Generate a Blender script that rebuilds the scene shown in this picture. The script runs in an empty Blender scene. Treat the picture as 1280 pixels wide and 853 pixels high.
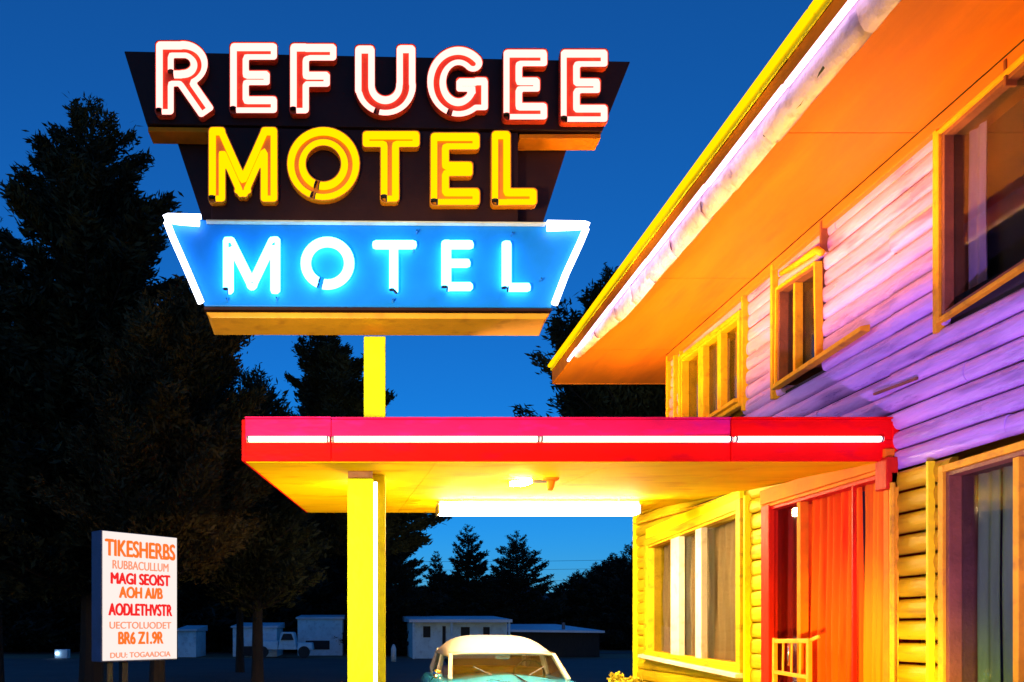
import bpy, bmesh, math, random
import numpy as np
from mathutils import Vector, Matrix
sc = bpy.context.scene
COL = sc.collection
RND = random.Random(7)
F = 1000.0; VX, VY, EYE = 444.0, 787.0, 1.6
def P(x, y, D):
    """photo direction (x, y) at depth D -> point in metres"""
    return Vector(((x-VX)*D/F, D, EYE+(VY-y)*D/F))

# ------------------------------------------------------------------ materials
def new_mat(name):
    m = bpy.data.materials.new(name); m.use_nodes = True
    nt = m.node_tree; return m, nt, nt.nodes['Principled BSDF']
def paint(name, col, rough=.5, var=.18, scale=3., bump=.0, spec=.5, metal=0., streak=None, dirt=None, dirt_shade_amt=.35, coat=0., bscale=None):
    m, nt, b = new_mat(name); N, L = nt.nodes, nt.links
    tc = N.new('ShaderNodeTexCoord'); mp = N.new('ShaderNodeMapping')
    L.new(tc.outputs['Object'], mp.inputs[0])
    if streak: mp.inputs['Scale'].default_value = streak
    no = N.new('ShaderNodeTexNoise'); no.inputs['Scale'].default_value = scale; no.inputs['Detail'].default_value = 7
    no.inputs['Roughness'].default_value = .65
    L.new(mp.outputs[0], no.inputs['Vector'])
    mx = N.new('ShaderNodeMix'); mx.data_type = 'RGBA'
    mx.inputs[6].default_value = (*[c*(1-var) for c in col], 1)
    mx.inputs[7].default_value = (*[min(1, c*(1+var)) for c in col], 1)
    rm = N.new('ShaderNodeMapRange'); rm.inputs[1].default_value = .3; rm.inputs[2].default_value = .7
    L.new(no.outputs[0], rm.inputs[0]); L.new(rm.outputs[0], mx.inputs[0])
    out = mx.outputs[2]
    if dirt:  # dirt blotches; on the pleated door curtains, painted fold shade
        n2 = N.new('ShaderNodeTexNoise'); n2.inputs['Scale'].default_value = scale*2.7; n2.inputs['Detail'].default_value = 9
        L.new(mp.outputs[0], n2.inputs['Vector'])
        r2 = N.new('ShaderNodeMapRange'); r2.inputs[1].default_value = .54; r2.inputs[2].default_value = .72; r2.inputs[4].default_value = dirt_shade_amt
        L.new(n2.outputs[0], r2.inputs[0])
        m2 = N.new('ShaderNodeMix'); m2.data_type = 'RGBA'; L.new(r2.outputs[0], m2.inputs[0]); L.new(out, m2.inputs[6])
        m2.inputs[7].default_value = (*dirt, 1); out = m2.outputs[2]
    L.new(out, b.inputs['Base Color'])
    rr = N.new('ShaderNodeMapRange'); rr.inputs[3].default_value = max(0, rough-.1); rr.inputs[4].default_value = min(1, rough+.15)
    L.new(no.outputs[0], rr.inputs[0]); L.new(rr.outputs[0], b.inputs['Roughness'])
    b.inputs['Specular IOR Level'].default_value = spec; b.inputs['Metallic'].default_value = metal
    b.inputs['Coat Weight'].default_value = coat; b.inputs['Coat Roughness'].default_value = .06
    if bump:
        n3 = N.new('ShaderNodeTexNoise'); n3.inputs['Scale'].default_value = bscale or scale*8; n3.inputs['Detail'].default_value = 6
        L.new(mp.outputs[0], n3.inputs['Vector'])
        bp = N.new('ShaderNodeBump'); bp.inputs['Strength'].default_value = bump; bp.inputs['Distance'].default_value = .02
        L.new(n3.outputs[0], bp.inputs['Height']); L.new(bp.outputs[0], b.inputs['Normal'])
    return m
def emit(name, col, k):
    m, nt, b = new_mat(name); nt.nodes.remove(b)
    e = nt.nodes.new('ShaderNodeEmission'); e.inputs[0].default_value = (*col, 1); e.inputs[1].default_value = k
    nt.links.new(e.outputs[0], nt.nodes['Material Output'].inputs[0]); return m
def glass(name, tint=(.75, .8, .82), refl=.05):
    m, nt, b = new_mat(name); nt.nodes.remove(b); N, L = nt.nodes, nt.links
    t = N.new('ShaderNodeBsdfTransparent'); t.inputs[0].default_value = (*tint, 1)
    g = N.new('ShaderNodeBsdfGlossy'); g.inputs['Roughness'].default_value = .04
    lw = N.new('ShaderNodeLayerWeight'); lw.inputs[0].default_value = .2
    r = N.new('ShaderNodeMapRange'); r.inputs[3].default_value = refl; r.inputs[4].default_value = .25
    L.new(lw.outputs['Fresnel'], r.inputs[0])
    mx = N.new('ShaderNodeMixShader'); L.new(r.outputs[0], mx.inputs[0]); L.new(t.outputs[0], mx.inputs[1]); L.new(g.outputs[0], mx.inputs[2])
    L.new(mx.outputs[0], nt.nodes['Material Output'].inputs[0]); return m
def foliage(name, a, b_, scale=1.2):
    m, nt, b = new_mat(name); N, L = nt.nodes, nt.links
    tc = N.new('ShaderNodeTexCoord'); no = N.new('ShaderNodeTexNoise'); no.inputs['Scale'].default_value = scale; no.inputs['Detail'].default_value = 5
    L.new(tc.outputs['Object'], no.inputs['Vector'])
    cr = N.new('ShaderNodeValToRGB'); cr.color_ramp.elements[0].position = .35; cr.color_ramp.elements[1].position = .68
    cr.color_ramp.elements[0].color = (*a, 1); cr.color_ramp.elements[1].color = (*b_, 1)
    L.new(no.outputs[0], cr.inputs[0]); L.new(cr.outputs[0], b.inputs['Base Color'])
    b.inputs['Roughness'].default_value = .75; b.inputs['Specular IOR Level'].default_value = .15
    return m

M = {}
M['yellow_paint'] = paint('yellow_paint', (.86, .84, .008), .45, .06, 2.5, .15, spec=.12, dirt=(.45, .28, .02), dirt_shade_amt=.35)
M['yellow_wall'] = paint('yellow_wall', (.60, .415, .006), .5, .22, 2.0, .4, streak=(1, .35, 2.5), spec=.2, dirt=(.24, .13, .01), dirt_shade_amt=.65)
M['lavender_wall'] = paint('lavender_wall', (.58, .36, .60), .27, .32, 1.8, .55, spec=.7, streak=(1, .35, 2.2), dirt=(.17, .09, .24), dirt_shade_amt=.75)
M['soffit'] = paint('soffit_plywood', (.62, .175, .006), .6, .25, 1.3, .25, streak=(1.2, .22, 1), dirt=(.42, .10, .02), dirt_shade_amt=.5, bscale=10)
M['orange_paint'] = paint('orange_paint', (.80, .22, .006), .6, .22, 2.5, .2, spec=.08, dirt=(.4, .1, .02))
M['canopy_soffit'] = paint('canopy_soffit_paint', (.88, .52, .002), .7, .16, 1.2, .12, streak=(.5, 1, 1), spec=.02, dirt=(.60, .20, .0), dirt_shade_amt=.6)
M['red_paint'] = paint('red_paint', (.88, .004, .003), .5, .12, 3, .15, spec=.05, streak=(.5, 1, 1.5), dirt=(.45, .0, .02), dirt_shade_amt=.4)
M['magenta_paint'] = paint('magenta_paint', (.80, .008, .11), .5, .18, 3, .15, spec=.08, streak=(.5, 1, 1.5), dirt=(.5, .01, .25), dirt_shade_amt=.55)
M['black_board'] = paint('black_board', (.032, .008, .006), .55, .3, 3, .1, spec=.2)
M['blue_panel'] = paint('blue_panel', (.008, .22, .82), .4, .10, 2.5, .06, spec=.2)
M['lavender_metal'] = paint('lavender_metal', (.78, .56, .80), .35, .2, 5, .4, dirt=(.34, .16, .36), dirt_shade_amt=.6)
M['cream_paint'] = paint('cream_paint', (.83, .74, .55), .45, .1, 3, .12, dirt=(.5, .33, .12), dirt_shade_amt=.4)
M['trim_yellow'] = paint('trim_yellow', (.80, .44, .012), .55, .22, 4, .3, spec=.12, dirt=(.35, .14, .02), dirt_shade_amt=.55)
M['trim_brown'] = paint('trim_brown', (.22, .075, .02), .55, .3, 5, .3)
M['door_red'] = paint('door_red', (.62, .018, .004), .5, .25, 4, .2, spec=.12, streak=(1, 1, .3))
M['curtain_red'] = paint('curtain_red', (.88, .095, .004), .85, .35, 2.2, .1, spec=.05, streak=(1, 1.9, .10), dirt=(.7, .006, .003), dirt_shade_amt=.9)  # dark red streaks are fold shade put into the cloth colour
M['curtain_orange'] = paint('curtain_orange', (.90, .24, .008), .85, .3, 2.2, .1, spec=.05, streak=(1, 1.9, .10), dirt=(.8, .05, .004), dirt_shade_amt=.8)  # darker streaks paint in the shade between the pleats
M['curtain_dark_red'] = paint('curtain_dark_red', (.62, .015, .012), .8, .35, 3, .1, streak=(1, 3, .3))
M['curtain_white'] = paint('curtain_white', (.8, .74, .62), .85, .08, 3)
M['curtain_tan'] = paint('curtain_tan', (.55, .30, .12), .85, .25, 2.5, streak=(1, 3, .3))
M['curtain_violet'] = paint('curtain_violet', (.42, .30, .48), .85, .25, 2.5, streak=(1, 3, .3))
M['curtain_slate'] = paint('curtain_slate', (.24, .38, .11), .85, .3, 2.5, streak=(1, 3, .3))
M['amber_paint'] = paint('amber_paint', (.88, .38, .01), .5, .12, 2.5, .15, dirt=(.5, .16, .01), dirt_shade_amt=.5)
M['dark'] = paint('dark_room', (.025, .02, .018), .8, .3, 3)
M['glass'] = glass('window_glass')
M['car_glass'] = glass('car_glass', (.55, .6, .55), .10)
M['teal'] = paint('teal_car_paint', (.04, .36, .68), .28, .05, 2, 0, coat=.8)
M['car_cream'] = paint('cream_car_paint', (.46, .39, .33), .35, .05, 2, 0, coat=.5)
M['chrome'] = paint('chrome', (.75, .75, .75), .12, .05, 6, 0, metal=1.)
M['rubber'] = paint('rubber', (.02, .02, .02), .7, .2, 10, .2)
M['seat'] = paint('seat_cloth', (.35, .16, .06), .7, .2, 5)
M['lamp_glass'] = paint('lamp_glass', (.8, .8, .75), .1, .05, 5)
M['bark'] = paint('bark', (.02, .015, .012), .9, .4, 6, .8, streak=(2, 2, .4))
M['asphalt'] = paint('asphalt', (.085, .058, .050), .8, .35, .35, .4, dirt=(.09, .075, .06), dirt_shade_amt=.6, bscale=18)
M['dirt'] = paint('dirt_ground', (.20, .11, .055), .95, .35, .25, .5, dirt=(.03, .045, .02), dirt_shade_amt=.8, bscale=9)
M['white_wall'] = paint('white_wall', (.62, .76, .80), .7, .15, 1.6, .15, dirt=(.3, .36, .4), dirt_shade_amt=.5)
M['roof_metal'] = paint('roof_metal', (.62, .66, .72), .45, .12, 1.2, .1)
M['shingle'] = paint('shingle', (.06, .055, .06), .9, .4, 4, .6)
M['sign_side'] = paint('sign_side', (.10, .12, .22), .5, .2, 3)
M['steel'] = paint('steel', (.12, .11, .12), .5, .3, 4, .1)
M['needles'] = foliage('needles', (.010, .016, .010), (.045, .050, .022), .9)
M['needles_far'] = foliage('needles_far', (.006, .010, .008), (.018, .026, .018), .6)
M['leaves'] = foliage('leaves', (.012, .016, .008), (.085, .058, .020), .7)
M['bush'] = foliage('bush_leaves', (.30, .26, .02), (.75, .58, .03), 6)
M['neon_pink'] = emit('neon_pink', (1., .36, .31), 2.3)
M['neon_yellow'] = emit('neon_yellow', (1., .51, .0), 1.35)
M['neon_ice'] = emit('neon_ice', (.12, .60, 1.), 8.5)
M['neon_white'] = emit('neon_white', (.80, .82, 1.), 4.)
M['neon_canopy'] = emit('neon_canopy', (1., .66, .50), 4.0)
M['neon_column'] = emit('neon_column', (1., .85, .62), 4.)
M['neon_eave'] = emit('neon_eave', (1., .70, 1.), 2.8)
M['fluor'] = emit('fluorescent', (1., .68, .32), 200.)
M['bulb'] = emit('bulb_glow', (1., .66, .16), 420.)
M['signface'] = emit('backlit_acrylic', (1., .88, .82), .80)
M['text_red'] = emit('text_red', (.85, .02, .02), .9)
M['text_orange'] = emit('text_orange', (.95, .16, .02), .95)
M['text_pale'] = emit('text_pale', (1., .30, .16), .85)
M['spark'] = emit('distant_lamp', (.45, .7, 1.), 6.)

# ------------------------------------------------------------------ builders
def tag(o, label=None, cat=None, group=None, kind=None):
    for k, v in (('label', label), ('category', cat), ('group', group), ('kind', kind)):
        if v: o[k] = v
    return o
def empty(name, loc, label, cat, group=None):
    o = bpy.data.objects.new(name, None); COL.objects.link(o); o.location = loc; o.empty_display_size = .2
    return tag(o, label, cat, group)
def root_loc(o):
    v = Vector((0, 0, 0))
    while o is not None: v = v + Vector(o.location); o = o.parent
    return v
def link_mesh(name, me, mat, parent=None, smooth=False, bevel=0):
    """me is in world coordinates"""
    o = bpy.data.objects.new(name, me); COL.objects.link(o)
    if parent is not None:
        o.parent = parent; me.transform(Matrix.Translation(-root_loc(parent)))
    else:
        n = len(me.vertices)
        if n:
            c = np.empty(n*3, dtype=np.float32); me.vertices.foreach_get('co', c); c = c.reshape(-1, 3)
            b = Vector((float((c[:, 0].min()+c[:, 0].max())/2), float((c[:, 1].min()+c[:, 1].max())/2), float(c[:, 2].min())))
            me.transform(Matrix.Translation(-b)); o.location = b
    if mat is not None and not me.materials: me.materials.append(M[mat])
    if smooth: me.polygons.foreach_set('use_smooth', [True]*len(me.polygons))
    if bevel:
        md = o.modifiers.new('bevel', 'BEVEL'); md.width = bevel; md.segments = 2; md.limit_method = 'ANGLE'
    return o
class MB:
    def __init__(s): s.v = []; s.f = []
    def add(s, vs, fs):
        n = len(s.v); s.v += [tuple(v) for v in vs]; s.f += [tuple(i+n for i in f) for f in fs]; return s
    def hexa(s, a):          # 8 corners: bottom loop 4, top loop 4
        return s.add(a, [(0, 3, 2, 1), (4, 5, 6, 7), (0, 1, 5, 4), (1, 2, 6, 5), (2, 3, 7, 6), (3, 0, 4, 7)])
    def box(s, x0, x1, y0, y1, z0, z1):
        return s.hexa([(x0, y0, z0), (x1, y0, z0), (x1, y1, z0), (x0, y1, z0), (x0, y0, z1), (x1, y0, z1), (x1, y1, z1), (x0, y1, z1)])
    def prism(s, front, back):   # two loops
        n = len(front)
        return s.add(list(front)+list(back), [tuple(range(n)), tuple(range(2*n-1, n-1, -1))]+[(i, n+i, n+(i+1) % n, (i+1) % n) for i in range(n)])
    def bar(s, a, b, w, h=None, up=(0, 0, 1)):
        a, b = Vector(a), Vector(b); h = h or w; d = (b-a).normalized(); u = Vector(up)
        if abs(d.dot(u)) > .99: u = Vector((0, 1, 0))
        r = d.cross(u).normalized()*w/2; t = r.cross(d).normalized()*h/2
        return s.hexa([a-r-t, a+r-t, b+r-t, b-r-t, a-r+t, a+r+t, b+r+t, b-r+t])
    def tube(s, pts, r, n=10, closed=False, caps=True):
        pts = [Vector(p) for p in pts]; m = len(pts); rs = r if isinstance(r, (list, tuple)) else [r]*m
        prev = None; rings = []
        for i, p in enumerate(pts):
            a = pts[(i-1) % m] if (closed or i > 0) else p; b = pts[(i+1) % m] if (closed or i < m-1) else p
            d = (b-a).normalized()
            if prev is None:
                u = Vector((0, 0, 1)) if abs(d.z) < .9 else Vector((0, 1, 0)); prev = d.cross(u).normalized()
            r1 = (prev - d*prev.dot(d)).normalized(); prev = r1; r2 = d.cross(r1)
            rings.append([p+(r1*math.cos(2*math.pi*k/n)+r2*math.sin(2*math.pi*k/n))*rs[i] for k in range(n)])
        vs = [v for R in rings for v in R]; fs = []
        for i in range(m if closed else m-1):
            j = (i+1) % m
            for k in range(n): fs.append((i*n+k, i*n+(k+1) % n, j*n+(k+1) % n, j*n+k))
        if not closed and caps: fs += [tuple(range(n-1, -1, -1)), tuple((m-1)*n+k for k in range(n))]
        return s.add(vs, fs)
    def grid(s, rows, flip=False):
        h, w = len(rows), len(rows[0])
        fs = [(i*w+j, i*w+j+1, (i+1)*w+j+1, (i+1)*w+j) for i in range(h-1) for j in range(w-1)]
        if flip: fs = [f[::-1] for f in fs]
        return s.add([p for r in rows for p in r], fs)
    def build(s, name, mat, parent=None, smooth=False, bevel=0, fix=True):
        me = bpy.data.meshes.new(name); me.from_pydata(s.v, [], s.f)
        if fix:
            bm = bmesh.new(); bm.from_mesh(me); bmesh.ops.recalc_face_normals(bm, faces=bm.faces); bm.to_mesh(me); bm.free()
        me.update()
        return link_mesh(name, me, mat, parent, smooth, bevel)
def autosmooth(o, ang=40):
    me = o.data; me.polygons.foreach_set('use_smooth', [True]*len(me.polygons))
    bm = bmesh.new(); bm.from_mesh(me)
    for e in bm.edges:
        if len(e.link_faces) == 2 and e.calc_face_angle(0) > math.radians(ang): e.smooth = False
    bm.to_mesh(me); bm.free(); return o

# ------------------------------------------------------------------ ground
b = MB(); b.box(-300, 300, -40, 700, -.5, -.02); tag(b.build('ground', 'dirt'), kind='structure')
b = MB(); b.grid([[(x, y, 0) for x in (-40, -14, 14, 40)] for y in (-20, 10, 30, 44)]); tag(b.build('parking_lot', 'asphalt'), kind='structure')
b = MB(); b.grid([[(x, y, .004) for x in (-60, -20, 20, 60)] for y in (53, 58)]); tag(b.build('road', 'asphalt'), kind='structure')

g_ = np.random.default_rng(4); rows = []
for y, hh in ((105, -.3), (112, 3.5), (120, 6.5), (135, 8), (170, -.3)):
    rows.append([(x, y+g_.uniform(-2, 2), hh*(1+.18*math.sin(x*.11)+g_.uniform(-.14, .14)) if hh > 0 else hh) for x in range(-160, 201, 3)])
b = MB(); b.grid(rows); tag(b.build('hills', 'needles_far', fix=False), kind='structure')
# ------------------------------------------------------------------ the big sign
SD0, ST = 6.78, .03
def SP(x, y, back=0.):
    D = SD0/(1-ST*(x-VX)/F); p = P(x, y, D); p.y += back; return p
sign = empty('motel_sign', (0.17, 7.07, 3.2), 'tall stacked neon sign with black boards and blue lower cabinet on a yellow pole', 'sign')
def plate(name, poly, f, k, mat, bevel=.006):
    b = MB(); b.prism([SP(x, y, f) for x, y in poly], [SP(x, y, k) for x, y in poly]); return b.build(name, mat, sign, bevel=bevel)
plate('upper_board', [(155, 64), (788, 77), (753, 164), (183, 155)], .0, .26, 'black_board')
plate('middle_board', [(214, 157.5), (717, 166.5), (681, 278), (253, 275)], .20, .40, 'black_board')
plate('centre_board', [(264, 157.5), (648, 165), (648, 278.5), (264, 276)], .012, .197, 'black_board')
# orange ledges under the upper board, either side of the centre board
for (xa, ya, xb, yb) in ((184, 156, 262, 157.2), (650, 165.2, 752, 165)):
    b = MB(); t = 14
    a0, a1 = SP(xa, ya, .02), SP(xb, yb, .02); c0, c1 = SP(xa, ya, .195), SP(xb, yb, .195)
    d = Vector((0, 0, .045))
    b.hexa([a0-d, a1-d, c1-d, c0-d, a0-d*.08, a1-d*.08, c1-d*.08, c0-d*.08]); b.build('ledge', 'orange_paint', sign, bevel=.006)
blue = plate('blue_cabinet', [(207, 272), (735, 281), (690, 383), (255, 381)], .03, .42, 'blue_panel')
plate('lower_lip', [(255, 383.5), (690, 385.5), (690, 388.5), (255, 387)], .0, .40, 'black_board', .002)
b = MB(); d = Vector((0, 0, .05)); a0, a1 = SP(257, 389.5, .01), SP(688, 391, .01); c0, c1 = SP(257, 389.5, .41), SP(688, 391, .41)
b.hexa([a0-d+Vector((.04, 0, 0)), a1-d-Vector((.04, 0, 0)), c1-d, c0-d, a0, a1, c1, c0]); b.build('bottom_box', 'amber_paint', sign, bevel=.008)
b = MB(); b.bar(SP(258, 277.6, .0), SP(682, 280.6, .0), .05, .012); b.build('divider_strip', 'cream_paint', sign)
b = MB(); b.box(.171-.095, .171+.095, 6.98, 7.17, 0, 4.16); b.build('pole', 'yellow_paint', sign, bevel=.012)
# white corner neon of the blue cabinet
def border(pts, r=.026):
    # sub-sample for rounded turns
    b = MB(); b.tube([SP(x, y, -.03) for x, y in pts], r, 10); return b.build('border_tube', 'neon_white', sign, smooth=True)
border([(250, 281), (225, 279), (212, 277), (210, 281), (216, 297), (235, 340), (252, 380)], .030)
border([(252, 273.5), (230, 273), (211, 272.5), (206, 275)], .022)
border([(683, 287), (712, 286), (728, 285), (731, 289), (724, 306), (706, 345), (692, 382)], .030)
border([(683, 281), (710, 281.5), (730, 282), (735, 284)], .022)

# --- letters: distance field of strokes -> outer outline and inner neon outline
def sdf(prims, X, Y):
    out = None
    for p in prims:
        if p[0] == 'l':
            _, x0, y0, x1, y1, w = p[:6]; rr = p[6] if len(p) > 6 else w*.45
            L = math.hypot(x1-x0, y1-y0) or 1e-6; ux, uy = (x1-x0)/L, (y1-y0)/L
            cx, cy = (x0+x1)/2, (y0+y1)/2
            a = (X-cx)*ux+(Y-cy)*uy; c = -(X-cx)*uy+(Y-cy)*ux
            qx, qy = np.abs(a)-(L/2+w-rr), np.abs(c)-(w-rr)
            d = np.hypot(np.maximum(qx, 0), np.maximum(qy, 0))+np.minimum(np.maximum(qx, qy), 0)-rr
        else:
            _, cx, cy, rx, ry, a0, a1, w = p
            # dense polyline arc
            n = 40; d = None; pa = None
            for k in range(n+1):
                t = math.radians(a0+(a1-a0)*k/n); q = (cx+rx*math.cos(t), cy-ry*math.sin(t))
                if pa is not None:
                    ex, ey = q[0]-pa[0], q[1]-pa[1]; LL = ex*ex+ey*ey+1e-9
                    tt = np.clip(((X-pa[0])*ex+(Y-pa[1])*ey)/LL, 0, 1); dd = np.hypot(X-pa[0]-tt*ex, Y-pa[1]-tt*ey)
                    d = dd if d is None else np.minimum(d, dd)
                pa = q
            d = d-w
        out = d if out is None else np.minimum(out, d)
    return out
def contours(G, lev, x0, y0, st):
    V = G-lev; h, w = V.shape; ins = V < 0; link = {}
    def pt(e):
        i, j, dr = e
        a = V[i, j]; bb = V[i, j+1] if dr == 0 else V[i+1, j]; t = a/(a-bb)
        return (x0+(j+(t if dr == 0 else 0))*st, y0+(i+(t if dr == 1 else 0))*st)
    cnt = ins[:-1, :-1].astype(int)+ins[1:, :-1]+ins[:-1, 1:]+ins[1:, 1:]
    for i, j in zip(*np.nonzero((cnt > 0) & (cnt < 4))):
        i, j = int(i), int(j); es = []
        if ins[i, j] != ins[i, j+1]: es.append((i, j, 0))
        if ins[i, j+1] != ins[i+1, j+1]: es.append((i, j+1, 1))
        if ins[i+1, j] != ins[i+1, j+1]: es.append((i+1, j, 0))
        if ins[i, j] != ins[i+1, j]: es.append((i, j, 1))
        for a in range(0, len(es)-1, 2):
            link.setdefault(es[a], []).append(es[a+1]); link.setdefault(es[a+1], []).append(es[a])
    loops = []; seen = set()
    for s in link:
        if s in seen: continue
        loop = [s]; seen.add(s); cur = s
        while True:
            nx = [e for e in link[cur] if e not in seen]
            if not nx: break
            cur = nx[0]; seen.add(cur); loop.append(cur)
        if len(loop) > 12: loops.append([pt(e) for e in loop][::3])
    return loops
def filled(loops, depth, bevel):
    cu = bpy.data.curves.new('tmp', 'CURVE'); cu.dimensions = '2D'; cu.fill_mode = 'BOTH'; cu.extrude = depth/2; cu.bevel_depth = bevel; cu.bevel_resolution = 1
    for lp in loops:
        sp = cu.splines.new('POLY'); sp.points.add(len(lp)-1); sp.use_cyclic_u = True
        for q, (x, y) in zip(sp.points, lp): q.co = (x, y, 0, 1)
    o = bpy.data.objects.new('tmp', cu); COL.objects.link(o); bpy.context.view_layer.update()
    me = bpy.data.meshes.new_from_object(o.evaluated_get(bpy.context.evaluated_depsgraph_get()))
    bpy.data.objects.remove(o); bpy.data.curves.remove(cu); me.materials.clear(); return me
def letter(prims, body_mat, tube_mat, base_back, depth, inset, tube_r, tube_back, lab, extra=None):
    xs = [c for p in prims for c in ((p[1], p[3]) if p[0] == 'l' else (p[1]-p[3], p[1]+p[3]))]
    ys = [c for p in prims for c in ((p[2], p[4]) if p[0] == 'l' else (p[2]-p[4], p[2]+p[4]))]
    st = .5; x0, y0 = min(xs)-20, min(ys)-20
    X, Y = np.meshgrid(np.arange(x0, max(xs)+20, st), np.arange(y0, max(ys)+20, st)); G = sdf(prims, X, Y)
    # body: loops in metres/1000 of photo units, depth applied afterwards
    parent = sign
    if body_mat:
        def scaled(lev): return [[(x/100, y/100) for x, y in lp] for lp in contours(G, lev, x0, y0, st)]
        me = filled(scaled(0), .2, 0)
        for v in me.vertices:
            k = v.co.z/.2+.5; p = SP(v.co.x*100, v.co.y*100, base_back-depth*.45*k); v.co = p
        body = link_mesh('letter', me, body_mat, sign)
        bm = bmesh.new(); bm.from_mesh(me); bmesh.ops.recalc_face_normals(bm, faces=bm.faces); bm.to_mesh(me); bm.free()
        # raised rim round the channel
        b = MB()
        for lp in contours(G, -.3, x0, y0, st):
            n = len(lp); cx = lp
            for (bk0, bk1) in ((base_back-depth*.4, base_back-depth),):
                vs = [SP(x, y, bk0) for x, y in lp]+[SP(x, y, bk1) for x, y in lp]
                b.add(vs, [(i, (i+1) % n, n+(i+1) % n, n+i) for i in range(n)])
        rim = b.build('rim', body_mat, body, fix=False); sd = rim.modifiers.new('thick', 'SOLIDIFY'); sd.thickness = .008; sd.offset = 0
        parent = body; tag(body, lab)
    b = MB()
    ebs = []
    for li, lp in enumerate(contours(G, -inset, x0, y0, st)):
        if len(lp) > 60 and lab:
            k = max(range(len(lp)), key=lambda q: lp[q][1]-lp[q][0]*.35); lp = lp[k:]+lp[:k]
            lp = lp[2:-1]; pts = [SP(x, y, tube_back) for x, y in lp]; b.tube(pts, tube_r, 8)
            for e0, e1, e2 in ((pts[0], pts[1], -1), (pts[-1], pts[-2], -1)):
                d = (e0-e1).normalized(); eb = MB(); eb.tube([e0-d*.006, e0+d*.003], tube_r*1.05, 10); ebs.append(eb)
        else: b.tube([SP(x, y, tube_back) for x, y in lp], tube_r, 8, closed=True)

    for q in (extra or []): b.tube([SP(x, y, tube_back) for x, y in q], tube_r, 8)
    t = b.build('neon_tube', tube_mat, parent, smooth=True)
    for eb in ebs: eb.build('electrode', 'rubber', parent if body_mat else t)
    if not body_mat: tag(t, lab)
    return t
W = 12.2
def l(*a): return ('l', *a)
def EE(x0, y0, x1, y1, w, m=.92):
    return [l(x0+w, y0+w, x0+w, y1-w, w), l(x0+w, y0+w*.92, x1-w, y0+w*.92, w*.92), l(x0+w, (y0+y1)/2, x1-w*1.6, (y0+y1)/2, w*.80), l(x0+w, y1-w*.92, x1-w, y1-w*.92, w*.92)]
ref = {
 'R': [l(208, 69, 208, 138, 12), ('a', 230, 86, 20.5, 18, -90, 90, 11.5), l(208, 68.5, 230, 68.5, 11.5), l(208, 104, 230, 104, 11), l(232, 106, 255, 139, 11.5)],
 'E1': EE(288, 59, 349, 148, 12.5), 
 'F': [l(375, 72, 375, 136, 12.5), ('a', 384, 81, 9, 9, 90, 180, 12), l(384, 71.5, 410, 71.5, 11.5), l(375, 105, 403, 105, 10.5)],
 'U': [l(456, 75, 456, 112, 13), l(507, 74, 507, 112, 12.5), ('a', 481.5, 112, 25.5, 26, 180, 360, 13)],
 'G': [('a', 572, 108, 27, 32, 48, 330, 12.5), l(578, 112, 598, 112, 9.5), l(599, 112, 599, 134, 10.5)],
 'E2': EE(627, 67, 684, 156, 12.5), 'E3': EE(698, 67, 759, 159, 12.8)}
for k, pr in ref.items():
    letter(pr, 'red_channel', 'neon_pink', .0, .075, 5.4, .024, -.062, None) if 'red_channel' in M else None
M['red_channel'] = paint('red_channel', (.92, .075, .03), .45, .12, 6, .05, spec=.15, dirt=(.85, .22, .04), dirt_shade_amt=.4)
M['yellow_channel'] = paint('yellow_channel', (.92, .26, .003), .35, .08, 6, .05, dirt=(.8, .2, .01), dirt_shade_amt=.5)
for k, pr in ref.items(): letter(pr, 'red_channel', 'neon_pink', .0, .060, 4.6, .0285, -.040, 'red channel letter %s with pink white tubes' % k[0])
ye = {
 'M': [l(272.5, 174, 272.5, 246, 11), l(337, 174, 337, 246, 11), l(276, 176, 304.5, 240, 9.5), l(333, 176, 304.5, 240, 9.5)],
 'O': [('a', 404.5, 209, 33.5, 34, 0, 360, 12)],
 'T': [l(463, 178.5, 514, 178.5, 10.5), l(487, 180, 487, 245, 12)],
 'E': EE(537, 170, 600, 261, 12), 'L': [l(625, 180, 625, 249, 12.3), l(625, 250, 659, 250, 11)]}
for k, pr in ye.items(): letter(pr, 'yellow_channel', 'neon_yellow', .010, .060, 4.6, .031, -.034, 'yellow channel letter %s' % k)
ic = {
 'M': [l(286, 305, 286, 363, 6.2), l(344.5, 304, 344.5, 363, 5.7), l(289, 305, 315.5, 358, 5.7), l(341, 305, 315.5, 358, 5.7)],
 'O': [('a', 409.5, 331, 27, 26.5, 0, 360, 6.0)],
 'T': [l(471, 308, 515, 308, 5.1), l(492, 308, 492, 364, 5.1)],
 'E': [l(557.5, 308, 557.5, 360, 5.7), l(557.5, 308, 586, 308, 5.1), l(557.5, 331, 582, 331, 5.1), l(557.5, 360, 585, 360, 5.1)],
 'L': [l(632.5, 309, 632.5, 360, 5.7), l(632.5, 361, 657, 361, 5.1)]}
for k, pr in ic.items(): letter(pr, None, 'neon_ice', 0, 0, 2.9, .0235, -.024, 'white blue glowing tube letter %s' % k)
# little glass stand-offs and cable holes under the blue letters
for (x, y) in ((284, 375), (346, 374), (491, 376), (517, 313), (640, 293), (521, 290), (676, 350)):
    b = MB(); b.tube([SP(x, y, .029), SP(x, y, -.03)], .008, 8); b.build('tube_support', 'chrome', sign)

# ------------------------------------------------------------------ canopy over the driveway
canopy = empty('entrance_canopy', (1.7, 6.13, 2.88), 'flat red edged canopy with yellow soffit and white neon line projecting from the motel', 'canopy')
WX = 4.09
FY, BY = 6.13, 11.72
zb0, zt0 = 2.88, 3.205; zb1 = 3.31; zt1 = 3.66
xl0, xl1 = -.835, -.69
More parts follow.
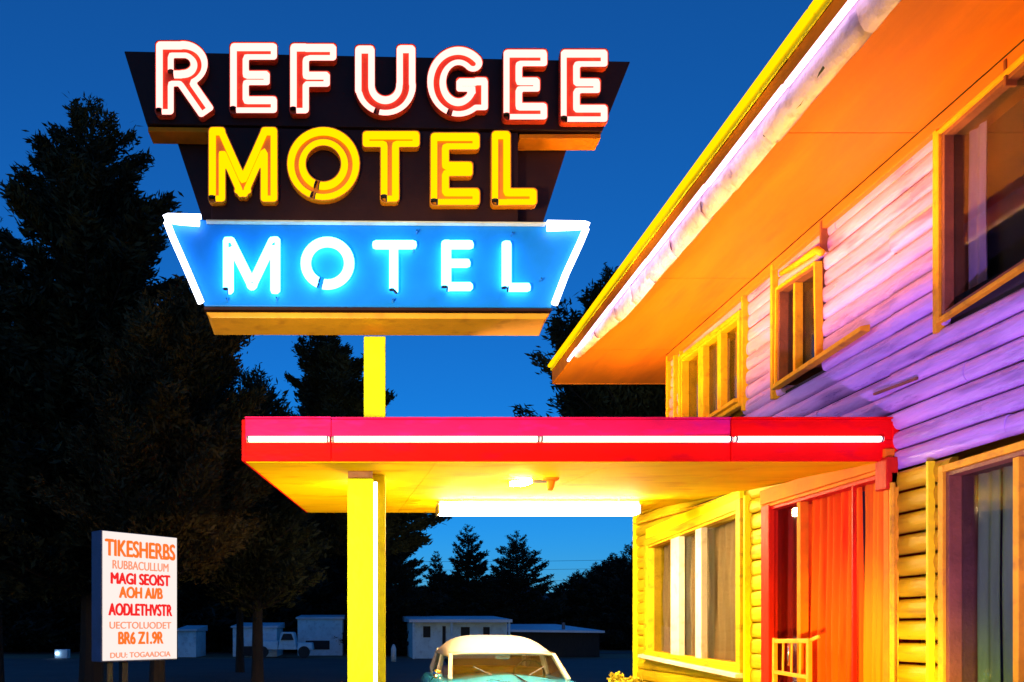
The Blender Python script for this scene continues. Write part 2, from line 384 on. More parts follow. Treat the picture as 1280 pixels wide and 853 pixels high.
# roof deck + soffit
b = MB(); b.hexa([(xl0+.02, FY+.03, zb0+.05), (WX+.02, FY+.03, zb0+.05), (WX+.02, BY, zb1+.05), (xl1+.02, BY, zb1+.05), (xl0+.02, FY+.03, zt0-.04), (WX+.02, FY+.03, zt0-.04), (WX+.02, BY, zt1-.04), (xl1+.02, BY, zt1-.04)])
b.build('deck', 'shingle', canopy)
sheets = [xl0, .62, 2.0, 3.2, WX]
b = MB()
for i in range(4):
    ys = [FY, FY+2.75, BY]
    for j in range(2):
        g = .002
        def XL(x, y):
            return x if x != xl0 else xl0+(xl1-xl0)*(y-FY)/(BY-FY)
        def ZB(y): return zb0+(zb1-zb0)*(y-FY)/(BY-FY)
        y0, y1 = ys[j]+g, ys[j+1]-g; x0, x1 = sheets[i]+g, sheets[i+1]-g
        if i == 0: c = [(XL(xl0, y0), y0), (x1, y0), (x1, y1), (XL(xl0, y1), y1)]
        else: c = [(x0, y0), (x1, y0), (x1, y1), (x0, y1)]
        b.hexa([(x, y, ZB(y)) for x, y in c]+[(x, y, ZB(y)+.03) for x, y in c])
b.build('soffit', 'canopy_soffit', canopy)
segs = [(-.839, -.185), (-.181, 2.862), (2.868, WX-.006)]
for k, (x0, x1) in enumerate(segs):
    dy = (.0, .004, -.010)[k]
    zc = 3.205-.0025*k
    b = MB(); b.box(x0, x1, FY-.03+dy, FY, zb0+.004, 3.042); b.build('fascia_lower', 'red_paint', canopy, bevel=.004)
    b = MB(); b.box(x0, x1, FY-.03+dy, FY, 3.046, zc); b.build('fascia_upper', 'magenta_paint' if k < 2 else 'red_paint', canopy, bevel=.004)
    b = MB(); b.box(x0, x1, FY-.045+dy, FY+.09, zc+.002, zc+.014); b.build('drip_edge', 'magenta_paint' if k < 2 else 'red_paint', canopy)
b = MB()
b.hexa([(xl0-.03, FY-.03, zb0+.004), (xl0-.001, FY-.03, zb0+.004), (xl1-.001, BY, zb1+.004), (xl1-.03, BY, zb1+.004), (xl0-.03, FY-.03, 3.2), (xl0-.001, FY-.03, 3.2), (xl1-.001, BY, zt1), (xl1-.03, BY, zt1)])
b.build('side_fascia', 'red_paint', canopy, bevel=.004)
b = MB(); b.box(xl1-.03, WX-.01, BY+.002, BY+.03, zb1+.004, zt1); b.build('rear_fascia', 'red_paint', canopy, bevel=.004)
b = MB(); b.box(WX-.005, WX+.055, FY-.05, FY+.10, zb0+.01, 3.19); b.build('end_cap', 'red_paint', canopy, bevel=.01)
for (x0, x1) in ((-.825, -.195), (-.178, 1.4), (1.402, 2.855), (2.875, 4.0)):
    b = MB(); b.box(x0, x1, FY-.052, FY-.031, 3.022, 3.062); b.build('tube_tray', 'cream_paint', canopy)
    b = MB(); b.tube([(x0+.004, FY-.068, 3.042), (x1-.004, FY-.068, 3.042)], .0215, 10); b.build('neon_tube', 'neon_canopy', canopy, smooth=True)
    for xx in (x0+.004, x1-.02):
        b = MB(); b.tube([(xx, FY-.068, 3.042), (xx+.014, FY-.068, 3.042)], .0235, 10); b.build('tube_end', 'steel', canopy)

# column
col = empty('canopy_column', (.055, 6.72, 0), 'square yellow column with a white neon stripe holding up the red canopy', 'column')
zc = ZB(6.72)
b = MB(); b.box(-.065, .152, 6.70, 6.92, 0, zc-.06); b.build('shaft', 'yellow_paint', col, bevel=.010)
b = MB(); b.box(-.060, .147, 6.68, 6.925, zc-.058, zc-.003); b.build('capital', 'trim_brown', col, bevel=.006)
b = MB(); b.tube([(.170, 6.71, .15), (.170, 6.71, zc-.09)], .016, 10); b.build('neon_tube', 'neon_column', col, smooth=True)
for z in (.2, .9, 1.6, 2.3):
    b = MB(); b.box(.152, .17, 6.725, 6.735, z, z+.02); b.build('tube_clip', 'steel', col)
b = MB(); b.box(-.12, .21, 6.64, 6.96, 0.001, .12); b.build('plinth', 'yellow_paint', col, bevel=.015)

# canopy lamps
lamp = empty('fluorescent_fixture', (2.18, 9.5, 3.03), 'long white fluorescent box glowing under the canopy soffit', 'lamp')
zs = ZB(9.5)
b = MB(); b.box(.99, 3.38, 9.50, 9.78, zs-.055, zs-.002); b.build('housing', 'cream_paint', lamp, bevel=.01)
b = MB(); b.box(1.0, 3.37, 9.47, 9.70, zs-.165, zs-.075); b.build('diffuser', 'fluor', lamp, bevel=.02)
for xa_, xb_ in ((.975, 1.0), (3.37, 3.395)):
    b = MB(); b.box(xa_, xb_, 9.465, 9.705, zs-.170, zs-.060); b.build('end_cap', 'steel', lamp, bevel=.006)
for x in (1.25, 3.1):
    b = MB(); b.tube([(x, 9.4, zs-.01), (x, 9.45, zs-.09)], .008, 6); b.build('bracket', 'steel', lamp)
dome = empty('dome_lamp', (.04, 7.7, ZB(7.7)), 'small round lamp glowing on the soffit just behind the yellow column', 'lamp')
b = MB(); R_ = [(.09, 0), (.088, -.02), (.07, -.055), (.04, -.075), (.005, -.08)]
b.grid([[(.06+r*math.cos(a), 7.75+r*math.sin(a), ZB(7.75)-.012+z) for a in [2*math.pi*k/24 for k in range(25)]] for r, z in R_]); b.build('globe', 'bulb', dome, smooth=True)
b = MB(); b.tube([(.06, 7.75, ZB(7.75)-.001), (.06, 7.75, ZB(7.75)-.013)], .11, 24); b.build('base_plate', 'trim_brown', dome)
sock = empty('socket_lamp', (1.76, 7.2, ZB(7.2)), 'orange bare socket lamp hanging in the middle of the canopy soffit', 'lamp')
zq = ZB(7.2)
b = MB(); b.tube([(1.76, 7.2, zq-.001), (1.76, 7.2, zq-.02), (1.76, 7.2, zq-.03), (1.755, 7.2, zq-.085), (1.75, 7.2, zq-.11)], [.075, .07, .04, .032, .022], 16); b.build('socket', 'orange_paint', sock, smooth=False)
b = MB(); b.tube([(1.60, 7.25, zq-.02), (1.52, 7.3, zq-.03), (1.42, 7.33, zq-.03)], [.018, .028, .02], 12); b.build('bulb', 'bulb', sock, smooth=True)
b = MB(); b.tube([(1.74, 7.2, zq-.03), (1.60, 7.25, zq-.02)], .014, 8); b.build('arm', 'steel', sock)

# ------------------------------------------------------------------ motel building
motel = empty('motel_building', (6.5, 6.5, 0), 'two storey motel wing with lavender upper siding, yellow lower siding and deep orange eave', 'building')
def WP(x, y, off=0.):
    D = WX*F/(x-VX); return Vector((WX-off, D, EYE+(VY-y)*D/F))
def zy(x, y): p = WP(x, y); return (p.y, p.z)
# openings on the wall: quads (far-bottom, near-bottom, near-top, far-top) as (Y, Z)
UP = dict(
  w1=[(5.57, 3.77), (3.9, 3.92), (3.9, 5.10), (5.57, 5.05)],
  w2=[(7.70, 3.95), (7.04, 3.97), (7.06, 4.82), (7.68, 4.86)],
  w3=[(9.97, 3.97), (8.47, 4.00), (8.47, 4.92), (9.97, 4.96)])
LO = dict(
  w4=[(11.12, 1.27), (8.50, 1.20), (8.50, 2.87), (11.12, 2.76)],
  dr=[(7.88, .12), (6.12, .12), (6.12, 2.80), (7.88, 2.80)],
  w5=[(5.50, .85), (3.6, .85), (3.6, 2.72), (5.50, 2.68)])
def zrange(q, y, lo):
    (ya, za), (yb, zb) = (q[0], q[1]) if lo else (q[3], q[2])
    return za+(zb-za)*(y-ya)/(yb-ya)
def siding(name, mat, z0, z1, pitch, y0, y1, ops, bulge, seed, gap=.004):
    r = random.Random(seed); b = MB(); n = int(round((z1-z0)/pitch)); p = (z1-z0)/n
    for i in range(n):
        za, zb = z0+i*p, z0+(i+1)*p; zm = (za+zb)/2
        cuts = [(y0, y1)]
        for q in ops:
            ym = (q[0][0]+q[1][0])/2
            if zb > zrange(q, ym, True)-.03 and za < zrange(q, ym, False)+.03:
                a, c = q[1][0]-.0, q[0][0]+.0; new = []
                for (s, e) in cuts:
                    if c <= s or a >= e: new.append((s, e)); continue
                    if a > s: new.append((s, a))
                    if c < e: new.append((c, e))
                cuts = new
        for (s, e) in cuts:
            # board joints
            js = [s]; t = s+r.uniform(.8, 3.2)
            while t < e-.5: js.append(t); t += r.uniform(2.0, 3.6)
            js.append(e)
            for k in range(len(js)-1):
                ya, yb = js[k]+.0015, js[k+1]-.0015; m = max(1, int((yb-ya)/.35)); prof = 8
                off = r.uniform(-.004, .004); dz = r.uniform(-.003, .003); tw = r.uniform(-.004, .004)
                rows = []
                for j in range(m+1):
                    y = ya+(yb-ya)*j/m; wob = r.uniform(-.002, .002); row = []
                    for u in range(prof+1):
                        a = math.pi*u/prof
                        z = zm+dz+wob-(p/2-gap)*math.cos(a)
                        x = WX+.058+off-wob+tw*math.cos(a)-(bulge+.018)*(math.sin(a)**.55 if math.sin(a) > 0 else 0)
                        row.append((x, y, z))
                    rows.append(row)
                b.grid(rows)
                for yy, row in ((ya, rows[0]), (yb, rows[-1])):
                    b.add(row, [tuple(range(len(row)))])
    o = b.build(name, mat, motel, fix=True); return autosmooth(o, 50)
SPLIT = 2.80
siding('lower_siding', 'yellow_wall', .06, SPLIT-.0, .157, 1.5, 7.0, list(LO.values()), .052, 3, .009)
siding('lower_siding', 'yellow_wall', .06, SPLIT-.0, .157, 7.0, BY-.01, list(LO.values()), .016, 13, .003)
siding('upper_siding', 'lavender_wall', SPLIT+.01, 4.62, .151, 1.5, 6.12, list(UP.values()), .046, 4, .006)
siding('upper_siding', 'lavender_wall', SPLIT+.01+2*.1508, 4.62, .151, 6.12, 8.38, list(UP.values()), .026, 24, .004)
siding('upper_siding', 'lavender_wall', SPLIT+.01+4*.1508, 4.62, .151, 8.38, 10.47, list(UP.values()), .030, 34)
siding('lower_siding', 'yellow_wall', SPLIT+.003, SPLIT+.308, .152, 6.12, 8.38, [], .030, 25)
siding('lower_siding', 'yellow_wall', SPLIT+.003, SPLIT+.613, .152, 8.38, BY-.01, [], .030, 35)
siding('smooth_siding', 'lavender_wall', 4.62, 5.17, .137, 1.5, 4.5, list(UP.values()), .008, 9)
siding('smooth_siding', 'lavender_wall', 4.62, 5.17, .137, 4.5, 10.47, list(UP.values()), .008, 19)
# structural body behind the siding
b = MB(); b.box(WX+.24, 12, 1.5, BY-.03, 0, 3.5); b.build('lower_storey', 'yellow_wall', motel)
b = MB(); b.box(WX+.24, 12, 1.5, 10.45, 3.502, 5.18); b.build('upper_storey', 'lavender_wall', motel)
b = MB(); b.box(WX+.062, WX+.238, 1.5, 10.44, 3.0, 3.9); b.build('wall_core', 'dark', motel)
# end walls with lap boards
def endwall(name, mat, y, x0, x1, z0, z1):
    b = MB(); z = z0
    while z < z1-.01:
        e = min(z+.15, z1); b.hexa([(x0, y, z), (x0, y+.035, z), (x1, y+.035, z), (x1, y, z), (x0, y, e), (x0, y+.012, e), (x1, y+.012, e), (x1, y, e)]); z = e
    b.build(name, mat, motel)
endwall('end_wall', 'yellow_wall', BY-.028, WX+.07, 12, 0, 3.5); endwall('end_wall', 'trim_yellow', 10.452, WX+.07, 12, 3.51, 5.18)
b = MB(); b.box(WX-.02, WX+.07, BY-.03, BY+.02, 0, 3.3); b.build('corner_board', 'yellow_paint', motel, bevel=.006)
b = MB(); b.box(WX-.012, WX+.07, 10.45, 10.51, 3.5, 5.18); b.box(WX-.012, WX+.06, 10.05, 10.07, 3.5, 5.18); b.build('corner_board', 'trim_yellow', motel, bevel=.006)
b = MB(); b.box(WX-.02, WX+.3, 10.52, BY+.02, 3.68, 3.72); b.build('ledge_flashing', 'trim_brown', motel)
b = MB(); b.box(WX-.015, WX+.06, 1.5, 10.45, 5.10, 5.19); b.build('frieze_board', 'soffit', motel, bevel=.006)
b = MB(); b.box(WX-.001, WX+.06, 1.5, 3.55, SPLIT-.015, SPLIT+.01)
b.box(WX+.2, 12, 1.5, 1.6, 0, .1); b.build('foundation_strip', 'trim_brown', motel)

# windows ---------------------------------------------------------------
def bil(q, u, v, off):
    """u 0 far .. 1 near, v 0 bottom .. 1 top"""
    ya, za = q[0][0]+(q[1][0]-q[0][0])*u, q[0][1]+(q[1][1]-q[0][1])*u
    yb, zb = q[3][0]+(q[2][0]-q[3][0])*u, q[3][1]+(q[2][1]-q[3][1])*u
    return Vector((WX-off, ya+(yb-ya)*v, za+(zb-za)*v))
def wbar(b, q, u0, u1, v0, v1, o0, o1):
    c = [(u0, v0), (u1, v0), (u1, v1), (u0, v1)]
    b.prism([bil(q, u, v, o1) for u, v in c], [bil(q, u, v, o0) for u, v in c])
def curtain(q, u0, u1, mat, parent, n=9, amp=.018, off=-.15, v0=.0, v1=1., seed=1, sharp=False):
    r = random.Random(seed); rows = []; N_ = n*14; ph = [r.uniform(-.5, .5) for _ in range(8)]
    for j in range(13):
        v = v0+(v1-v0)*j/12; row = []
        for i in range(N_+1):
            u = i/N_; w = math.sin(2*math.pi*n*u+ph[0]+.5*math.sin(v*3+ph[1]))+.45*math.sin(2*math.pi*n*.53*u+ph[2]+v*.7)
            if sharp: w = (2*abs(math.sin(math.pi*n*(u+.012*math.sin(17*u+ph[4]))+ph[0]+.25*math.sin(v*4+ph[1])))**.6-1)*(.8+.2*math.sin(13*u+ph[5]))
            p = bil(q, u0+(u1-u0)*(u+.010*math.sin(9*v+ph[3])), v, off); p.x -= amp*w*(.6+.4*(1-v)); row.append(p)
        rows.append(row)
    b = MB(); b.grid(rows); return b.build('curtain', mat, parent, smooth=True, fix=False)
def window(q, frame_mat, jamb_mat, mull, fw, label, curtains, sill=None, sill_mat=None, depth=.05, hoods=None, door=False):
    root = MB(); W_ = abs(q[0][0]-q[1][0]); H_ = q[3][1]-q[0][1]; fu, fv = fw/W_, fw/H_
    o0, o1 = -.02, depth
    wbar(root, q, -.0-fu, 0, -fv, 1+fv, o0, o1); wbar(root, q, 1, 1+fu, -fv, 1+fv, o0, o1)
    wbar(root, q, 0, 1, 1, 1+fv, o0, o1); wbar(root, q, 0, 1, -fv, 0, o0, o1)
    fr = root.build('window' if not door else 'door', frame_mat, motel, bevel=.004)
    if label: tag(fr, label)
    jb = MB(); tu, tv = .03/W_, .03/H_
    wbar(jb, q, 0, tu, 0, 1, -.238, depth-.02); wbar(jb, q, 1-tu, 1, 0, 1, -.238, depth-.02)
    wbar(jb, q, tu, 1-tu, 1-tv, 1, -.238, depth-.02); wbar(jb, q, tu, 1-tu, 0, tv, -.238, depth-.02)
    jb.build('jamb', jamb_mat, fr, bevel=.003)
    g = MB(); wbar(g, q, tu, (1-tu) if not door else .285, tv, 1-tv, -.062, -.056); g.build('pane', 'glass', fr)
    d = MB(); wbar(d, q, tu, 1-tu, tv, 1-tv, -.236, -.225); d.build('room_backing', 'dark', fr)
    for (u, w, mt) in mull:
        m = MB(); wbar(m, q, u-w/2/W_, u+w/2/W_, tv, 1-tv, -.055 if not door or w > .04 else -.012, .02); m.build('mullion', mt, fr, bevel=.003)
    for k, (u0, u1, mt, n) in enumerate(curtains): curtain(q, u0, u1, mt, fr, n, seed=k+3)
    if sill:
        b = MB(); a, c = sill; pa, pc = WP(*a), WP(*c)
        b.hexa([(WX-.10, pa.y, pa.z), (WX-.10, pc.y, pc.z), (WX-.02, pc.y, pc.z), (WX-.02, pa.y, pa.z), (WX-.10, pa.y, pa.z+.04), (WX-.10, pc.y, pc.z+.04), (WX-.02, pc.y, pc.z+.055), (WX-.02, pa.y, pa.z+.055)])
        b.build('sill', sill_mat or frame_mat, fr, bevel=.004)
    return fr
window(UP['w1'], 'trim_yellow', 'trim_brown', [(.50, .04, 'trim_yellow'), (.55, .05, 'trim_brown')], .03, None, [(.03, .12, 'curtain_violet', 2), (.56, .98, 'curtain_violet', 6)], depth=.03)
window(UP['w2'], 'trim_yellow', 'trim_brown', [(.42, .035, 'trim_yellow')], .025, None, [(.5, .95, 'curtain_violet', 4)], sill=((976, 488), (1091, 414)))
window(UP['w3'], 'trim_yellow', 'trim_yellow', [(.36, .14, 'trim_yellow'), (.68, .09, 'trim_yellow')], .05, None, [(.05, .6, 'curtain_tan', 7), (.7, .97, 'curtain_tan', 4)], sill=((880, 534), (929, 503)))
window(LO['w4'], 'yellow_wall', 'trim_yellow', [(.355, .26, 'cream_paint'), (.62, .16, 'cream_paint')], .095, None, [(.05, .97, 'curtain_tan', 16)], sill=((806, 822), (931, 848)), sill_mat='cream_paint')
window(LO['w5'], 'trim_yellow', 'trim_brown', [(.30, .045, 'trim_yellow'), (.345, .04, 'trim_brown')], .05, None, [(.03, .13, 'curtain_slate', 2), (.14, .32, 'curtain_slate', 3), (.36, .97, 'curtain_slate', 8)])
# hood boards over the second window and tall trim posts
for (y0, y1, za, zb, nm) in ((7.80, 7.84, 3.85, 5.16, 'trim_post'), (6.98, 7.005, 4.9, 5.17, 'trim_post'), (8.40, 8.43, 3.9, 5.1, 'trim_post'), (5.60, 5.635, 3.68, 5.10, 'trim_post'), (5.00, 5.02, 5.0, 5.17, 'trim_post'), (10.2, 10.23, 3.6, 5.1, 'trim_post')):
    b = MB(); b.box(WX-.025, WX+.05, y0, y1, za, zb); b.build(nm, 'trim_yellow' if y1-y0 > .028 else 'trim_brown', motel, bevel=.003)
b = MB(); b.tube([(WX-.03, 7.62, 4.99), (WX-.04, 7.3, 4.95), (WX-.05, 7.0, 4.92), (WX-.05, 6.93, 4.86)], [.025, .03, .035, .03], 8); b.build('rolled_awning', 'trim_yellow', motel, smooth=True)
b = MB(); b.bar(WP(1096, 493, .02), WP(1150, 473, .02), .018, .018); b.build('conduit', 'trim_brown', motel)
b = MB(); b.box(WX-.05, WX+.0, 5.64, 5.665, .1, 2.79); b.build('trim_post', 'yellow_paint', motel, bevel=.004)
b = MB(); b.box(WX-.03, WX+.05, 8.34, 8.37, .1, 3.0); b.build('trim_post', 'yellow_paint', motel, bevel=.004)
b = MB(); b.box(WX-.05, WX-.0, 6.02, 6.05, .1, 2.78); b.tube([(WX-.06, 6.0, .1), (WX-.06, 6.0, 2.7)], .018, 8); b.build('downpipe', 'trim_yellow', motel)
# lower window head trim running to the canopy
b = MB(); b.bar((WX-.03, 11.6, 3.13), (WX-.03, 8.45, 3.02), .03, .025); b.build('conduit', 'trim_yellow', motel)
b = MB(); b.bar((WX-.015, 11.15, 2.93), (WX-.02, 8.42, 3.01), .05, .13); b.build('head_board', 'yellow_paint', motel)

# door unit
q = LO['dr']
dr = window(q, 'orange_paint', 'door_red', [(.305, .06, 'orange_paint'), (.755, .022, 'door_red'), (.985, .03, 'door_red')], .06, 'wide doorway with red and orange pleated curtains behind glass',
   [(.03, .13, 'curtain_dark_red', 2), (.15, .29, 'curtain_red', 4)], door=True)
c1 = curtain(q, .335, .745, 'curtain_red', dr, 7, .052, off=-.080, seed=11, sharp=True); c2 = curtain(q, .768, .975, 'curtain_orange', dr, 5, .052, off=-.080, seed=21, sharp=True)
b = MB(); b.tube([(WX-.02, 7.42, 1.25), (WX-.07, 7.42, 1.27), (WX-.07, 7.42, 1.48), (WX-.02, 7.42, 1.50)], .012, 8); b.build('handle', 'chrome', dr, smooth=True)
b = MB(); b.box(WX-.075, WX-.0, 6.06, 7.94, 2.83, 2.97); b.build('header_board', 'orange_paint', dr, bevel=.006)
b = MB(); b.box(WX-.09, WX-.0, 6.02, 6.16, 2.66, 2.90); b.build('header_block', 'door_red', dr, bevel=.01)
b = MB(); b.box(WX-.06, WX-.0, 7.80, 7.95, .1, 2.82); b.build('door_post', 'door_red', dr, bevel=.006)
b = MB(); b.box(WX-1.1, WX-.02, 5.9, 8.3, 0.001, .30); tag(b.build('porch_step', 'asphalt', None, bevel=.02), kind='structure')

# railing by the door
rl = empty('metal_railing', (3.99, 7.2, .3), 'short yellow metal railing with thin balusters in front of the red curtained door', 'railing')
y0, y1 = 6.98, 7.55; X_ = 3.96
b = MB(); b.bar((X_, y1, 1.49), (X_, y0, 1.50), .03, .04); b.bar((X_+.02, y0-.12, 1.54), (X_, y0, 1.50), .02, .03); b.build('handrail', 'amber_paint', rl, bevel=.004)
b = MB(); b.bar((X_, y1, 1.20), (X_, y0, 1.18), .03, .035); b.build('bottom_rail', 'amber_paint', rl, bevel=.004)
for y in (y0, y1): b = MB(); b.box(X_-.018, X_+.018, y-.018, y+.018, .3, 1.52); b.build('post', 'amber_paint', rl, bevel=.003)
for k in range(1, 4):
    y = y0+(y1-y0)*k/4; b = MB(); b.tube([(X_, y, 1.2), (X_+.005, y, 1.48)], .010, 8); b.build('baluster', 'amber_paint', rl)

# ------------------------------------------------------------------ roof
RE, RY = 2.886, 11.73
b = MB(); ys = [1.0, 3.4, 5.8, 8.2, 10.3, RY-.03]
for j in range(len(ys)-1):
    for (x0, x1) in ((RE+.02, WX-.016),):
        b.box(x0, x1, ys[j]+.004, ys[j+1]-.004, 5.2, 5.22)
b.box(WX-.014, 12.5, 10.52, RY-.03, 5.2, 5.22); b.build('eave_soffit', 'soffit', motel)
b = MB()
b.hexa([(RE+.03, 1.0, 5.225), (13, 1.0, 5.225), (13, RY-.03, 5.225), (RE+.03, RY-.03, 5.225), (RE+.03, 1.0, 5.48), (8, 1.0, 6.9), (8, RY-2.5, 6.9), (RE+.03, RY-.03, 5.48)]); b.build('roof', 'shingle', motel)
b = MB(); b.box(RE-.0, RE+.028, 1.0, RY, 5.2, 5.40); b.build('fascia_board', 'orange_paint', motel, bevel=.004)
b = MB(); b.box(RE+.03, 13, RY-.028, RY, 5.19, 5.40); b.build('fascia_board', 'soffit', motel, bevel=.004)
yy = 1.0; r = random.Random(5); k = 0
while yy < RY:
    e = min(yy+r.uniform(1.6, 2.4), RY+.02); b = MB(); dz = r.uniform(-.006, .006)
    b.hexa([(RE-.02, yy, 5.40+dz), (RE-.002, yy, 5.40+dz), (RE-.002, e-.004, 5.40), (RE-.02, e-.004, 5.40), (RE-.025, yy, 5.50+dz), (RE+.06, yy, 5.53+dz), (RE+.06, e-.004, 5.53), (RE-.025, e-.004, 5.50)])
    b.build('roof_edge', 'yellow_paint', motel, bevel=.006); yy = e
b = MB(); b.box(RE+.03, 13, RY+.002, RY+.05, 5.405, 5.50); b.build('roof_edge', 'yellow_paint', motel)
yy = 1.2
while yy < RY-.1:
    e = min(yy+r.uniform(1.5, 2.6), RY-.02)
    b = MB(); b.tube([(RE-.045, yy+.012, 5.455), (RE-.045, e-.012, 5.455)], .027, 10); b.build('edge_neon', 'neon_yellow', motel, smooth=True); yy = e
# lavender sheet metal skirt in lapped lengths with a neon tube on top of it
yy = 2.0; k = 0
while yy < 10.5:
    e = min(yy+r.uniform(.45, 1.05), 10.5); b = MB(); s = r.uniform(-.012, .012); s2 = r.uniform(-.012, .012); m = 6; rows = []
    for j in range(m+1):
        y = yy+(e-yy)*j/m+(0 if j < m else .03); w = r.uniform(-.009, .009); t = j/m; q = 1-max(0, (y-8.6)/1.95)*.85; zz = lambda z: 5.215-(5.215-z)*q
        rows.append([(RE-.006, y, 5.215), (RE-.03+w, y, zz(5.13)+w), (RE-.020+w+s*t, y, zz(5.06)+w), (RE+.01+s2, y, zz(5.01)+s*(1-t)+w), (RE+.045, y, zz(4.99)+s2*t), (RE+.075, y, zz(5.02)+w)])
    b.grid(rows); o = b.build('metal_skirt', 'lavender_metal', motel, fix=False); autosmooth(o, 60)
    sd = o.modifiers.new('thick', 'SOLIDIFY'); sd.thickness = .006
    yy = e
yy = 2.0
while yy < 10.6:
    e = min(yy+r.uniform(.9, 1.5), 10.6); dz = r.uniform(-.008, .008)
    b = MB(); b.tube([(RE-.065, yy+.02, 5.165+dz), (RE-.07, (yy+e)/2, 5.16), (RE-.065, e-.02, 5.165-dz)], .021, 10)
    b.build('eave_neon', 'neon_eave', motel, smooth=True); yy = e
b = MB(); b.tube([(RE-.02, 5.6, 5.06), (RE+.02, 5.2, 5.02), (RE-.01, 4.9, 5.05)], [.012, .018, .012], 8); b.build('wire_bundle', 'rubber', motel)

# ------------------------------------------------------------------ car
CX, CY0 = 1.82, 7.55        # centre line, front bumper
car = empty('parked_car', (CX, 9.9, 0), 'teal vintage sedan with cream roof parked under the canopy', 'car')
def cw(x, y, z): return (CX+x, CY0+y, z)
st = [(0.0, .66, .42, .78, .80), (.12, .76, .34, .86, .90), (.5, .82, .30, .93, .97), (1.1, .86, .28, .97, 1.02), (1.75, .88, .26, .99, 1.05),
      (2.2, .89, .25, 1.0, 1.04), (3.0, .90, .25, 1.0, 1.03), (3.9, .89, .26, .99, 1.02), (4.3, .87, .28, .98, 1.0), (4.9, .82, .34, .93, .95), (5.15, .74, .42, .82, .84)]
rows = []
for (y, w, zl, zs_, zc_) in st:
    row = []
    pr = [(-.90, zl), (-1, zl+.12), (-1.0, (zl+zs_)/2), (-.97, zs_-.06), (-.90, zs_), (-.72, zs_-.01), (-.45, zc_-.01), (-.2, zc_+.012), (0, zc_+.022)]
    for (u, z) in pr: row.append(cw(u*w, y, z))
    for (u, z) in pr[-2::-1]: row.append(cw(-u*w, y, z))
    rows.append(row)
b = MB(); b.grid(rows)
n = len(rows[0]); b.add(rows[0], [tuple(range(n))]); b.add(rows[-1], [tuple(range(n))])
bd = b.build('body', 'teal', car); bm = bmesh.new(); bm.from_mesh(bd.data); bmesh.ops.remove_doubles(bm, verts=bm.verts, dist=1e-4); bmesh.ops.recalc_face_normals(bm, faces=bm.faces); bm.to_mesh(bd.data); bm.free()
ss = bd.modifiers.new('sub', 'SUBSURF'); ss.levels = 2; ss.render_levels = 2
bd.data.polygons.foreach_set('use_smooth', [True]*len(bd.data.polygons))
# roof
rows = []; yf, yr = 2.35, 4.05
for j in range(17):
    t = j/16; y = yf+(yr-yf)*t; row = []
    ht = 1.32+.205*(max(0, 1-abs(2*t-1.06)**2.6)) if t < .53 else 1.30+.225*(max(0, 1-abs((t-.53)/.47)**2.6))
    for i in range(21):
        u = -1+2*i/20; hw = .70*(1-.05*abs(2*t-1)**3)
        z = 1.285+(ht-1.285)*(1-abs(u)**4.5)
        yy = y-(.10*(1-u*u) if t < .5 else -.10*(1-u*u))*(abs(2*t-1)**3)
        row.append(cw(u*hw, yy, z))
    rows.append(row)
b = MB(); b.grid(rows); rf = b.build('roof', 'car_cream', car, smooth=True, fix=False); sd = rf.modifiers.new('t', 'SOLIDIFY'); sd.thickness = .03; sd.offset = -1
# pillars
b = MB()
for s in (-1, 1):
    b = MB(); b.bar(cw(s*.70, 1.90, 1.00), cw(s*.635, 2.38, 1.285), .05, .055); b.build('pillar', 'car_cream', car, bevel=.01)
    b = MB(); b.bar(cw(s*.72, 3.05, 1.0), cw(s*.655, 3.08, 1.28), .03, .07); b.build('pillar', 'car_cream', car, bevel=.01)
    b = MB(); b.bar(cw(s*.68, 4.35, .99), cw(s*.61, 3.98, 1.28), .05, .14); b.build('pillar', 'car_cream', car, bevel=.01)
def glasspanel(name, c, bow):
    rows = []
    for v in (0, .33, .66, 1):
        row = []
        for i in range(13):
            u = i/12; a = Vector(c[0]).lerp(Vector(c[1]), u); d = Vector(c[3]).lerp(Vector(c[2]), u); p = a.lerp(d, v); p.y += bow*(1-(2*u-1)**2); row.append(p)
        rows.append(row)
    b = MB(); b.grid(rows); return b.build(name, 'car_glass', car, smooth=True, fix=False)
glasspanel('windshield', [cw(-.68, 1.93, 1.01), cw(.68, 1.93, 1.01), cw(.64, 2.40, 1.325), cw(-.64, 2.40, 1.325)], -.10)
glasspanel('rear_window', [cw(-.68, 4.33, 1.0), cw(.68, 4.33, 1.0), cw(.6, 4.0, 1.32), cw(-.6, 4.0, 1.32)], .10)
for s in (-1, 1):
    glasspanel('side_window', [cw(s*.70, 1.98, 1.0), cw(s*.72, 3.02, 1.0), cw(s*.66, 3.05, 1.32), cw(s*.635, 2.4, 1.32)], 0)
    glasspanel('side_window', [cw(s*.72, 3.1, 1.0), cw(s*.69, 4.2, .99), cw(s*.63, 3.95, 1.32), cw(s*.66, 3.12, 1.32)], 0)
b = MB(); b.box(CX-.66, CX+.66, CY0+3.0, CY0+3.16, .5, 1.10); b.build('front_seat', 'seat', car, bevel=.04)
b = MB(); b.box(CX-.66, CX+.66, CY0+3.95, CY0+4.1, .5, 1.08); b.build('rear_seat', 'seat', car, bevel=.04)
b = MB(); b.tube([cw(.35+.19*math.cos(a), 2.42+.05*math.sin(a), 1.05+.17*math.sin(a)) for a in [2*math.pi*k/24 for k in range(24)]], .012, 8, closed=True); b.build('steering_wheel', 'rubber', car)
b = MB(); b.box(CX-.09, CX+.09, CY0+2.34, CY0+2.36, 1.235, 1.285); b.bar(cw(0, 2.36, 1.28), cw(0, 2.38, 1.33), .012); b.build('inside_mirror', 'chrome', car, bevel=.008)
